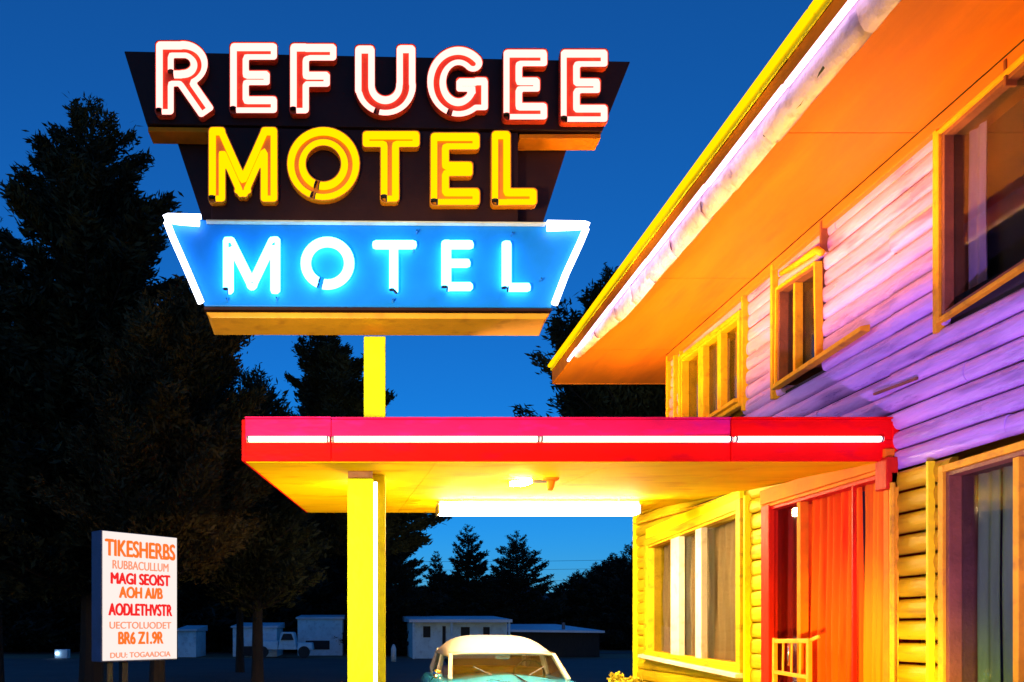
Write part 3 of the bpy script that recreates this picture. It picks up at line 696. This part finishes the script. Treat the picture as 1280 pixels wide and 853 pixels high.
for s in (-1, 1):
    b = MB()
    if s < 0: b.tube([cw(s*.80, 1.75, 1.0), cw(s*.86, 1.72, 1.07)], .010, 8); b.tube([cw(s*.87, 1.70, 1.085), cw(s*.87, 1.735, 1.085), cw(s*.87, 1.77, 1.085)], [.055, .05, .02], 14); b.build('door_mirror', 'chrome', car, smooth=True) if s < 0 else None
    b = MB(); b.tube([cw(s*.60, .10, .72), cw(s*.60, .02, .72), cw(s*.60, -.03, .72)], [.12, .115, .06], 20); h = b.build('headlight', 'lamp_glass', car, smooth=True)
    b = MB(); b.tube([cw(s*.60+.125*math.cos(a), .03, .72+.125*math.sin(a)) for a in [2*math.pi*k/24 for k in range(24)]], .014, 8, closed=True); b.build('bezel', 'chrome', h, smooth=True)
    b = MB(); b.tube([cw(s*.68, 5.12, .78), cw(s*.68, 5.2, .78)], .06, 14); b.build('taillight', 'door_red', car)
    b = MB(); b.bar(cw(s*.905, .6, .74), cw(s*.915, 4.6, .74), .012, .025); b.build('side_trim', 'chrome', car)
    for y in (.95, 4.15):
        w = MB(); w.tube([cw(s*.72, y, .33), cw(s*.74, y, .33), cw(s*.90, y, .33), cw(s*.92, y, .33)], [.28, .33, .33, .29], 28); wh = w.build('wheel', 'rubber', car)
        c_ = MB(); c_.tube([cw(s*.915, y, .33), cw(s*.935, y, .33), cw(s*.945, y, .33)], [.20, .17, .06], 24); c_.build('hubcap', 'chrome', wh, smooth=True)
b = MB(); b.tube([cw(-.82, .12, .48), cw(-.6, -.06, .48), cw(0, -.10, .48), cw(.6, -.06, .48), cw(.82, .12, .48)], .07, 12); b.build('front_bumper', 'chrome', car, smooth=True)
b = MB(); b.tube([cw(-.82, 5.05, .48), cw(-.6, 5.22, .48), cw(.6, 5.22, .48), cw(.82, 5.05, .48)], .07, 12); b.build('rear_bumper', 'chrome', car, smooth=True)
b = MB()
for k in range(6): b.bar(cw(-.40, -.005-.0*k, .58+.04*k), cw(.40, -.005, .58+.04*k), .03, .014)
b.build('grille', 'chrome', car)
b = MB(); b.tube([cw(0, .3, .985), cw(0, .9, 1.035), cw(0, 1.7, 1.085)], [.008, .012, .006], 8); b.build('hood_ornament', 'chrome', car, smooth=True)
for s in (-1, 1):
    b = MB(); b.tube([cw(s*.22, 1.82, 1.065), cw(s*.42, 1.93, 1.16)], .006, 6); b.build('wiper', 'steel', car)

# ------------------------------------------------------------------ backlit board by the lot
A = P(127, 828, 12.0); A.z = 0; Bp = P(222, 827, 13.0); Bp.z = 0
bd_ = empty('message_board', ((A.x+Bp.x)/2, (A.y+Bp.y)/2, 0), 'backlit white notice board with red and orange lettering on dark posts', 'sign')
u_ = (Bp-A); LW = u_.length; u_.normalize(); nb = Vector((u_.y, -u_.x, 0))
if nb.y > 0: nb = -nb
z0, z1 = EYE-.041*12, EYE+.126*12
def BQ(u, z, off=0.): return A+u_*u+nb*off+Vector((0, 0, z))
def bbox(b, u0, u1, z0, z1, o0, o1): b.prism([BQ(u0, z0, o1), BQ(u1, z0, o1), BQ(u1, z1, o1), BQ(u0, z1, o1)], [BQ(u0, z0, o0), BQ(u1, z0, o0), BQ(u1, z1, o0), BQ(u0, z1, o0)])
b = MB(); bbox(b, 0, LW, z0, z1-.02, -.30, -.012); b.build('case', 'sign_side', bd_, bevel=.01)
b = MB(); bbox(b, .02, LW-.015, z0+.02, z1-.03, -.010, .0); fc = b.build('face', 'signface', bd_)
for uu in (.16, .42):
    b = MB(); bbox(b, uu, uu+.10, 0, z0, -.22, -.12); b.build('post', 'rubber', bd_)
b = MB(); bbox(b, .38, .9, 0.0, .35, -.4, .1); b.build('planter', 'trim_brown', bd_, bevel=.02)
lines = [("TIKESHERBS", 'text_orange', .97, .20, .80), ("RUBBACULLUM", 'text_pale', .78, .105, .705), ("MAGI SEOIST", 'text_red', .82, .135, .59), ("AOH AI/B", 'text_orange', .60, .135, .485),
         ("AODLETHVSTR", 'text_red', .88, .145, .35), ("UECTOLUODET", 'text_pale', .86, .085, .25), ("BR6 Z1.9R", 'text_orange', .62, .15, .13), ("DUU: TOGAADCIA", 'text_pale', .84, .065, .028)]
H = z1-z0
for s, mt, wf, hf, vf in lines:
    cu = bpy.data.curves.new('tmp', 'FONT'); cu.body = s; cu.size = 1; o = bpy.data.objects.new('tmp', cu); COL.objects.link(o); bpy.context.view_layer.update()
    me = bpy.data.meshes.new_from_object(o.evaluated_get(bpy.context.evaluated_depsgraph_get())); bpy.data.objects.remove(o); bpy.data.curves.remove(cu)
    xs = [v.co.x for v in me.vertices]; ysv = [v.co.y for v in me.vertices]; xa, xb, ya, yb = min(xs), max(xs), min(ysv), max(ysv)
    tw = LW*wf*.94; th = H*hf*.62; uo = (LW-tw)/2
    for v in me.vertices:
        p = BQ(uo+(v.co.x-xa)/(xb-xa)*tw, z0+H*vf+(v.co.y-ya)/(yb-ya)*th, .004); v.co = p
    me.materials.clear()
    if True:
        bm = bmesh.new(); bm.from_mesh(me)
        for dx, dz, do in ((.014, 0, .001), (.005, .014, .002), (-.012, .006, .003)) if mt != 'text_pale' else ((.006, .004, .001), (-.005, .002, .002)):
            g = bmesh.ops.duplicate(bm, geom=bm.verts[:len(me.vertices)] if 0 else [v for v in bm.verts if v.index < len(me.vertices) and v.index >= 0] + [f for f in bm.faces if f.index < len(me.polygons) and f.index >= 0])
            for v in g['geom']:
                if isinstance(v, bmesh.types.BMVert): v.co += u_*dx+nb*do+Vector((0, 0, dz)); v.index = -1
                elif isinstance(v, bmesh.types.BMFace): v.index = -1
        bm.to_mesh(me); bm.free()
    link_mesh('lettering', me, mt, fc)
b = MB(); bbox(b, LW*.74, LW*.95, z0+H*.825, z0+H*.83, .002, .004); b.build('underline', 'text_red', fc)

# ------------------------------------------------------------------ far sheds, house, truck
def lapbox(b, x0, x1, y0, y1, z0, z1): b.box(x0, x1, y0, y1, z0, z1)
def px(x, D): return (x-VX)*D/F
def pz(y, D): return EYE+(VY-y)*D/F
def shed(x0, x1, yt, D, label, deep=4, cat='shed', door=None, roof=True, grp=None):
    X0, X1, zt = px(x0, D), px(x1, D), pz(yt, D)
    r = empty('storage_shed', ((X0+X1)/2, D+deep/2, 0), label, cat, grp)
    b = MB(); b.box(X0, X1, D, D+deep, 0, zt-.1); b.build('wall', 'white_wall', r)
    b = MB(); b.hexa([(X0-.1, D-.15, zt-.09), (X1+.1, D-.15, zt-.09), (X1+.1, D+deep+.1, zt-.09), (X0-.1, D+deep+.1, zt-.09), (X0-.1, D-.15, zt), (X1+.1, D-.15, zt+.02), (X1+.1, D+deep+.1, zt+.25), (X0-.1, D+deep+.1, zt+.25)]); b.build('roof', 'roof_metal', r)
    for (a, c, ya, yb_) in (door or []):
        b = MB(); b.box(px(a, D), px(c, D), D-.04, D-.002, max(0.02, pz(yb_, D)), pz(ya, D)); b.build('door' if pz(yb_, D) < .3 else 'window', 'dark', r, bevel=.01)
    return r
shed(222, 245, 787, 46, 'small pale shed end showing just past the notice board edge', 3)
shed(291, 346, 783, 47, 'pale flat roofed shed behind the parked pickup, dark hatch in its wall', 4, door=[(297, 322, 808, 821)])
shed(372, 428, 772, 49, 'taller pale block shed behind the yellow column with a dark low opening', 5, door=[(382, 412, 801, 812)])
# pale trailer-like pickup
tk = empty('pickup_truck', (px(366, 45), 45.8, 0), 'small pale pickup parked between the two pale sheds', 'truck')
def tb(name, x0, x1, z0, z1, mat, y0=45, y1=46.7, par=tk, slope=0):
    b = MB(); b.hexa([(px(x0, 45), y0, z0), (px(x1, 45), y0, z0), (px(x1, 45), y1, z0), (px(x0, 45), y1, z0), (px(x0+slope, 45), y0+.1, z1), (px(x1-slope, 45), y0+.1, z1), (px(x1-slope, 45), y1-.1, z1), (px(x0+slope, 45), y1-.1, z1)]); return b.build(name, mat, par, bevel=.06)
tb('cargo_bed', 318, 347, .45, .95, 'white_wall'); tb('cab', 347, 371, .45, 1.45, 'white_wall', slope=4); tb('hood', 371.2, 391, .42, .85, 'white_wall', slope=1)
tb('window', 351, 367, 1.0, 1.36, 'dark', 44.98, 45.2, slope=3)
for x in (328, 380):
    b = MB(); b.tube([(px(x, 45), 44.95, .33), (px(x, 45), 45.2, .33)], .33, 20); b.build('wheel', 'rubber', tk)
# small house seen under the canopy
HD = 44
h = empty('roadside_cabin', (px(575, HD), HD+3, 0), 'long low pale cabin with flat roof and dark doors seen under the canopy', 'building')
X0, X1 = px(516, HD), px(634, HD)
b = MB(); b.box(X0, X1, HD, HD+5, 0, 2.0); b.build('wall', 'white_wall', h)
b = MB(); b.hexa([(X0-.25, HD-.7, 1.98), (X1+.15, HD-.7, 1.98), (X1+.15, HD+5.2, 2.1), (X0-.25, HD+5.2, 2.1), (X0-.25, HD-.7, 2.14), (X1+.15, HD-.7, 2.14), (X1+.15, HD+5.2, 2.42), (X0-.25, HD+5.2, 2.42)]); b.build('roof', 'roof_metal', h)
for (a, c, ya, yb_) in ((529, 538, 783, 797), (553, 557, 783, 818), (576, 587, 784, 816), (604, 612, 784, 816)):
    b = MB(); b.box(px(a, HD), px(c, HD), HD-.05, HD-.002, max(.02, pz(yb_, HD)), pz(ya, HD)); b.build('door' if yb_ > 810 else 'window', 'dark', h, bevel=.01)
for x in (516, 563, 634):
    b = MB(); b.box(px(x, HD)-.05, px(x, HD)+.05, HD-.62, HD-.52, 0, 1.98); b.build('porch_post', 'white_wall', h)
g2 = empty('low_garage', (px(696, 46), 49, 0), 'dark low garage with pale metal roof right of the pale cabin', 'building')
b = MB(); b.box(px(640, 46), px(752, 46), 46.4, 52, 0, 1.45); b.build('wall', 'bark', g2)
b = MB(); X0, X1 = px(636, 46), px(756, 46)
b.hexa([(X0, 46, 1.46), (X1, 46, 1.40), (X1, 52.5, 1.5), (X0, 52.5, 1.5), (X0, 46, 1.58), (X1, 46, 1.52), (X1-1.2, 52.5, 1.95), (X0+.5, 52.5, 1.95)]); b.build('roof', 'roof_metal', g2)
b = MB(); b.tube([(px(710, 46), 47, 1.6), (px(710, 46), 47, 2.0)], .1, 10); b.build('vent_pipe', 'steel', g2)
# small lot objects
ut = empty('utility_box', (px(75, 44), 44, 0), 'little pale utility box with a blue white lamp at the far lot edge', 'utility box')
b = MB(); b.box(px(68, 44), px(84, 44), 44, 44.5, 0, pz(812, 44)); b.build('cabinet', 'white_wall', ut, bevel=.03)
b = MB(); b.tube([(px(72, 44), 43.98, pz(817, 44)), (px(72, 44), 43.85, pz(817, 44))], .08, 12); b.build('lamp', 'spark', ut)
b = MB(); b.tube([(px(492, 40), 40, 0), (px(492, 40), 40, .62), (px(492, 40), 40, .78), (px(492, 40), 40, .86)], [.13, .13, .08, .03], 12); tag(b.build('bollard', 'white_wall', None, smooth=True), 'short pale bollard standing just beside the yellow column at the far lot', 'bollard')

# power lines between two poles hidden behind the trees
for X in (-30, 55):
    p = empty('utility_pole', (X, 95, 0), 'dark wooden pole at the %s end of the power lines' % ('left' if X < 0 else 'right'), 'utility pole')
    b = MB(); b.tube([(X, 95, 0), (X, 95, 11.3)], [.16, .11], 10); b.build('pole', 'bark', p)
    b = MB(); b.box(X-.06, X+.06, 94, 96, 10.6, 10.75); b.build('crossarm', 'bark', p)
for k, z in enumerate((10.75, 9.75, 8.4, 7.8)):
    b = MB(); b.tube([(-30+85*t, 95, z-1.1*(1-(2*t-1)**2)) for t in [i/24 for i in range(25)]], .018, 5)
    tag(b.build('power_line', 'rubber'), ['topmost', 'second highest', 'third highest', 'lowest'][k]+' thin dark power line crossing the pale sky', 'power line', 'power lines')

# ------------------------------------------------------------------ trees
def quads(C, A_, B_):
    """C centres, A_ half length vecs, B_ half width vecs -> mesh arrays (diamond-ish leaf quads)"""
    n = len(C); V = np.empty((n, 4, 3), dtype=np.float32)
    V[:, 0] = C-A_; V[:, 1] = C+B_-A_*.1; V[:, 2] = C+A_; V[:, 3] = C-B_-A_*.1
    return V.reshape(-1, 3)
def quad_mesh(name, V):
    n = len(V)//4; me = bpy.data.meshes.new(name)
    me.vertices.add(n*4); me.vertices.foreach_set('co', V.astype(np.float32).ravel())
    me.loops.add(n*4); me.loops.foreach_set('vertex_index', np.arange(n*4, dtype=np.int32))
    me.polygons.add(n); me.polygons.foreach_set('loop_start', np.arange(0, n*4, 4, dtype=np.int32)); me.polygons.foreach_set('loop_total', np.full(n, 4, dtype=np.int32))
    me.update(calc_edges=True); return me
def unit(a): return a/np.maximum(np.linalg.norm(a, axis=-1, keepdims=True), 1e-9)
def conifer(name, X, Y, H, R, seed, label, group=None, n_leaf=30000, mat='needles', leaf=.20, power=.8, base=.06, up=.15, lean=0., ragged=.3, cat='tree', lev=1.):
    g = np.random.default_rng(seed); rr = random.Random(seed)
    root = empty(name, (X, Y, 0), label, cat, group)
    tr = MB(); tr.tube([(X+lean*t*t, Y, H*t) for t in (0, .1, .3, .5, .7, .85, .97)], [H*.022, H*.018, H*.014, H*.011, H*.007, H*.004, H*.0015], 9)
    # limbs
    levels = int((16+H*2.2)*lev); P0, D0, L0 = [], [], []
    for i in range(levels):
        t = base+(1-base)*(i/levels)**.95; k = rr.randint(5, 8) if t < .9 else 4; a0 = rr.random()*6.28
        for j in range(k):
            L = min(R*((1-t)**power), (1-t)*H*.60)*(1+rr.uniform(-ragged, ragged*.8))*min(1, ((1-t)/.09)**.7)+.06
            a = a0+j*6.283/k+rr.uniform(-.35, .35); el = up+.55*t+rr.uniform(-.12, .15)
            P0.append((X+lean*t*t, Y, H*t)); D0.append((math.cos(a)*math.cos(el), math.sin(a)*math.cos(el), math.sin(el))); L0.append(L)
    for p, d, L in zip(P0, D0, L0):
        if L > R*.3: tr.tube([p, (p[0]+d[0]*L*.5, p[1]+d[1]*L*.5, p[2]+d[2]*L*.5-L*.04), (p[0]+d[0]*L*.92, p[1]+d[1]*L*.92, p[2]+d[2]*L*.92-L*.06)], [H*.004, H*.0025, H*.001], 5, caps=False)
    tr.build('trunk', 'bark', root, fix=False)
    P0, D0, L0 = np.array(P0), np.array(D0), np.array(L0)
    w = L0**1.5+.05; w /= w.sum(); idx = g.choice(len(L0), n_leaf, p=w)
    s = g.random(n_leaf)**.62; L = L0[idx]
    side = np.cross(D0[idx], [0, 0, 1.]); side = unit(side)
    # secondary twigs: fans either side of the limb, clumped
    tw = np.round(s*9)/9+g.normal(0, .02, n_leaf); sgn = g.choice([-1, 1], n_leaf); tl = (1-.75*tw)*L*.42*g.random(n_leaf)
    pos = P0[idx]+D0[idx]*(tw*L)[:, None]+(side*sgn[:, None]*.8+D0[idx]*.6)*tl[:, None]
    pos[:, 2] += -.06*L*tw*tw-.12*tl+g.normal(0, (.035+.02*L)*(1 if lev == 1 else .55), n_leaf)
    pos += g.normal(0, .03+.008*R, (n_leaf, 3)); pos[:, 2] += .10*L*s**3
    dirs = unit(side*sgn[:, None]*.7+D0[idx]*.9+g.normal(0, .5, (n_leaf, 3)))
    ln = leaf*g.uniform(.5, 1.25, n_leaf)*(.55+.45*np.minimum(1, L/(R*.5))); wd = unit(np.cross(dirs, g.normal(0, 1, (n_leaf, 3))))
    me = quad_mesh('crown', quads(pos, dirs*ln[:, None]/2, wd*(ln*.14)[:, None]))
    link_mesh('crown', me, mat, root); return root
def broad(name, X, Y, H, R, seed, label, group=None, n_leaf=20000, mat='leaves', leaf=.16, zc=.6, flat=1., cat='tree', lobes=26):
    g = np.random.default_rng(seed); rr = random.Random(seed); root = empty(name, (X, Y, 0), label, cat, group)
    tr = MB(); tr.tube([(X, Y, 0), (X+.05, Y, H*.2), (X-.04, Y, H*.45), (X, Y, H*.8)], [H*.03, H*.022, H*.015, H*.004], 9)
    cs, rs = [], []
    for i in range(lobes):
        a = rr.random()*6.283; e = math.asin(rr.uniform(-.75, 1)); k = rr.uniform(.55, .98)
        c = (X+math.cos(a)*math.cos(e)*R*k, Y+math.sin(a)*math.cos(e)*R*k, H*zc+math.sin(e)*H*(1-zc)*k*.92)
        cs.append(c); rs.append(R*rr.uniform(.16, .36))
        tr.tube([(X, Y, H*rr.uniform(.2, .45)), ((X+c[0])/2, (Y+c[1])/2, (H*.4+c[2])/2), c], [H*.008, H*.005, H*.002], 5, caps=False)
    tr.build('trunk', 'bark', root, fix=False)
    cs, rs = np.array(cs), np.array(rs); i = g.choice(lobes, n_leaf, p=rs**2/np.sum(rs**2)); d = unit(g.normal(0, 1, (n_leaf, 3)))
    pos = cs[i]+d*(rs[i]*g.random(n_leaf)**.45)[:, None]*[1, 1, .7]+g.normal(0, .04*R, (n_leaf, 3))
    dirs = unit(d+g.normal(0, .8, (n_leaf, 3))); ln = leaf*g.uniform(.5, 1.3, n_leaf); wd = unit(np.cross(dirs, g.normal(0, 1, (n_leaf, 3))))
    link_mesh('crown', quad_mesh('crown', quads(pos, dirs*ln[:, None]/2, wd*(ln*.32)[:, None])), mat, root); return root
conifer('spruce_tree', px(114, 19), 19, pz(114, 19), 5.0, 1, 'tallest dark spruce left of the neon sign', n_leaf=190000, leaf=.26, base=.17, power=.82, ragged=.36, up=.12, lev=.58)
conifer('spruce_tree', px(-8, 21), 21, pz(262, 21), 4.0, 2, 'dark spruce cut by the left picture edge beside the tallest spruce', n_leaf=80000, leaf=.24, base=.2, power=.8, lev=.6)
conifer('cedar_tree', px(196, 15.5), 15.5, pz(352, 15.5), 2.4, 3, 'brownish feathery cedar touched by warm light below the neon sign', n_leaf=110000, mat='leaves', leaf=.17, base=.30, power=.42, up=.35, ragged=.4, lean=.75)
conifer('cedar_tree', px(322, 20), 20, pz(455, 20), 1.9, 33, 'thin short cedar with sky gaps between the spruces', n_leaf=22000, leaf=.22, base=.25, power=.6, up=.35, ragged=.5)
conifer('spruce_tree', px(447, 27), 27, pz(394, 27), 3.8, 4, 'dark spruce whose tip rises behind the sign pole', n_leaf=80000, leaf=.27, base=.34, power=.72, lean=-1.45, lev=.62, up=.1)
conifer('spruce_tree', px(300, 30), 30, pz(560, 30), 3.6, 14, 'shorter dark spruce behind the leafy brown tree', n_leaf=30000, leaf=.36, base=.3, power=.6)
conifer('pine_tree', px(830, 24), 24, pz(332, 24), 4.3, 5, 'ragged pine rising behind the motel eave', n_leaf=70000, leaf=.27, base=.50, power=.5, ragged=.5, up=.3, lean=-1.8)
conifer('pine_tree', px(850, 27), 27, pz(330, 27), 6.8, 6, 'wide dark pine topping out just above the red canopy', n_leaf=80000, leaf=.3, base=.52, power=.4)
FG = 'trees beyond the far sheds'
conifer('fir_tree', px(585, 60), 60, pz(652, 60), 3.4, 7, 'pointed fir rising above the pale cabin', FG, 30000, 'needles_far', .34, power=.85, base=.02, lev=.6, up=.05)
conifer('fir_tree', px(646, 62), 62, pz(660, 62), 4.3, 8, 'pointed fir above the gap between cabin and garage', FG, 34000, 'needles_far', .34, power=.85, base=.02, lev=.6, up=.05)
conifer('fir_tree', px(494, 50), 50, pz(640, 50), 3.3, 9, 'fir right behind the yellow column', FG, 30000, 'needles_far', .34, power=.75, base=.02, lev=.6, up=.05)
conifer('fir_tree', px(545, 66), 66, pz(686, 66), 2.2, 10, 'thin low fir between the column and the pale cabin firs', FG, 14000, 'needles_far', .34, power=.8, base=.02, lev=.6)
conifer('fir_tree', px(617, 70), 70, pz(712, 70), 4.5, 110, 'broad low fir filling behind the two pointed firs', FG, 24000, 'needles_far', .45, power=.5, base=.02)
conifer('fir_tree', px(560, 72), 72, pz(718, 72), 5, 111, 'broad low fir behind the left half of the pale cabin', FG, 24000, 'needles_far', .45, power=.5, base=.02)
for k, (x, y, D, R, lb) in enumerate(((701, 728, 72, 2.6, 'low fir above the garage roof'), (722, 712, 70, 3.0, 'fir between garage and motel corner'), (745, 702, 68, 3.2, 'second tallest fir beside the motel corner'), (766, 690, 66, 3.2, 'taller fir beside the motel corner'), (790, 676, 64, 3.8, 'fir partly hidden by the motel corner'), (684, 748, 74, 2.6, 'lowest fir beside the pointed firs'))):
    conifer('fir_tree', px(x, D), D, pz(y, D), R, 40+k, lb, FG, 24000, 'needles_far', .42, power=.5, base=.0, ragged=.4)
for k, (x, y, D, R, lb) in enumerate(((20, 560, 58, 6.2, 'fir at the far left lot edge'), (90, 600, 60, 6.2, 'fir behind the notice board'), (165, 590, 62, 6.2, 'fir behind the notice board and utility box'), (240, 585, 58, 6.2, 'fir behind the smallest pale shed'), (315, 600, 62, 6.2, 'fir behind the pickup'), (390, 585, 60, 6.2, 'fir behind the taller block shed'), (450, 590, 58, 3.4, 'fir hidden mostly by the column'))):
    conifer('fir_tree', px(x, D), D, pz(y, D), R, 60+k, lb, FG, 30000, 'needles_far', .75, power=.38, base=.0)
broad('yellow_bush', px(778, 11.4), 11.4, pz(838, 11.4), .36, 77, 'bushy yellow flowering shrub at the foot of the motel corner', None, 5000, 'bush', .06, zc=.5, lobes=26, cat='shrub')

# ------------------------------------------------------------------ light
w = bpy.data.worlds.new('World'); sc.world = w; w.use_nodes = True; nt = w.node_tree; bg = nt.nodes['Background']
s = nt.nodes.new('ShaderNodeTexSky'); s.sky_type = 'NISHITA'; s.sun_disc = False
s.sun_elevation = math.radians(6.5); s.sun_rotation = math.radians(180); s.ozone_density = 8.1; s.air_density = 1; s.dust_density = 0
nt.links.new(s.outputs[0], bg.inputs[0]); bg.inputs[1].default_value = .15
sun = bpy.data.lights.new('dusk_sun', 'SUN'); sun.energy = .06; sun.angle = math.radians(10); sun.color = (1, .6, .4)
so = bpy.data.objects.new('dusk_sun', sun); COL.objects.link(so); so.rotation_euler = (math.radians(85.8), 0, 0)
def lamp_at(name, typ, loc, target, energy, color, **kw):
    L = bpy.data.lights.new(name, typ); L.energy = energy; L.color = color
    for k, v in kw.items(): setattr(L, k, v)
    o = bpy.data.objects.new(name, L); COL.objects.link(o); o.location = loc
    o.rotation_euler = (Vector(target)-Vector(loc)).to_track_quat('-Z', 'Y').to_euler(); return o
# unseen fill lamps added for the coloured washes
lamp_at('front_fill', 'SPOT', (-2.2, .8, 1.8), (.2, 6.7, 2.9), 2600, (1., .86, .50), spot_size=math.radians(48), spot_blend=.8, shadow_soft_size=.25)  # added unseen fill that brightens column, canopy edge and pole
for ya, yb, k in ((3.0, 5.0, .14), (5.2, 10.9, 1.)):
    L_ = yb-ya; ym = (ya+yb)/2
    o = lamp_at('eave_fill', 'AREA', (2.62, ym, 3.74), (2.80, ym, 5.3), 19*L_*k, (1., .58, .06), shape='RECTANGLE', size=.12, size_y=L_, spread=math.radians(150))  # added strip lamp without a fitting, lifting the orange soffit
    o.rotation_euler = (math.pi, .10, 0)
    o = lamp_at('wall_top_fill', 'AREA', (2.9, ym, 4.05), (4.09, ym, 5.1), 8*L_*k**.3, (1., .42, .03), shape='RECTANGLE', size=.10, size_y=L_, spread=math.radians(88))  # invented strip lamp for the orange wash on the upper wall
    o.rotation_euler = (math.pi, math.radians(55), 0)
lamp_at('canopy_fill', 'SPOT', (.5, 8.6, .15), (.9, 8.8, 3.2), 400, (1., .68, .06), spot_size=math.radians(125), spot_blend=.6, shadow_soft_size=.2)  # added ground-level fill so the canopy soffit reads bright
lamp_at('canopy_shadow_fill', 'SPOT', (1.0, 7.3, 4.0), (4.09, 7.6, 3.7), 170, (.50, .34, 1.), spot_size=math.radians(110), spot_blend=.9, shadow_soft_size=.3)  # made-up violet fill softening the canopy shadow on the wall
lamp_at('violet_wall_fill', 'SPOT', (1.3, 2.0, .5), (4.09, 5.4, 2.9), 1500, (.46, .22, 1.), spot_size=math.radians(46), spot_blend=.8, shadow_soft_size=.08)  # unseen violet lamp added to colour the siding
lamp_at('door_fill', 'SPOT', (.8, 3.0, .5), (4.1, 6.5, .70), 1900, (1., .68, .10), spot_size=math.radians(38), spot_blend=.8, shadow_soft_size=.15)  # extra unseen lamp brightening the lower door curtains

# ------------------------------------------------------------------ camera
c = bpy.data.cameras.new('camera'); co = bpy.data.objects.new('camera', c); COL.objects.link(co); sc.camera = co
co.location = (0, 0, EYE); co.rotation_euler = (math.radians(90), 0, 0)
c.sensor_width = 36; c.lens = 36*F/1280; c.shift_x = (640-VX)/1280; c.shift_y = (VY-426.5)/1280; c.clip_end = 2000; c.clip_start = .05
sc.view_settings.view_transform = 'Standard'; sc.view_settings.look = 'None'; sc.view_settings.gamma = 1; sc.view_settings.exposure = .35
sc.render.engine = 'CYCLES'; sc.cycles.use_denoising = True; sc.cycles.max_bounces = 7; sc.cycles.diffuse_bounces = 4; sc.cycles.glossy_bounces = 3
sc.cycles.transparent_max_bounces = 8; sc.cycles.sample_clamp_indirect = 6; sc.cycles.caustics_reflective = False; sc.cycles.caustics_refractive = False
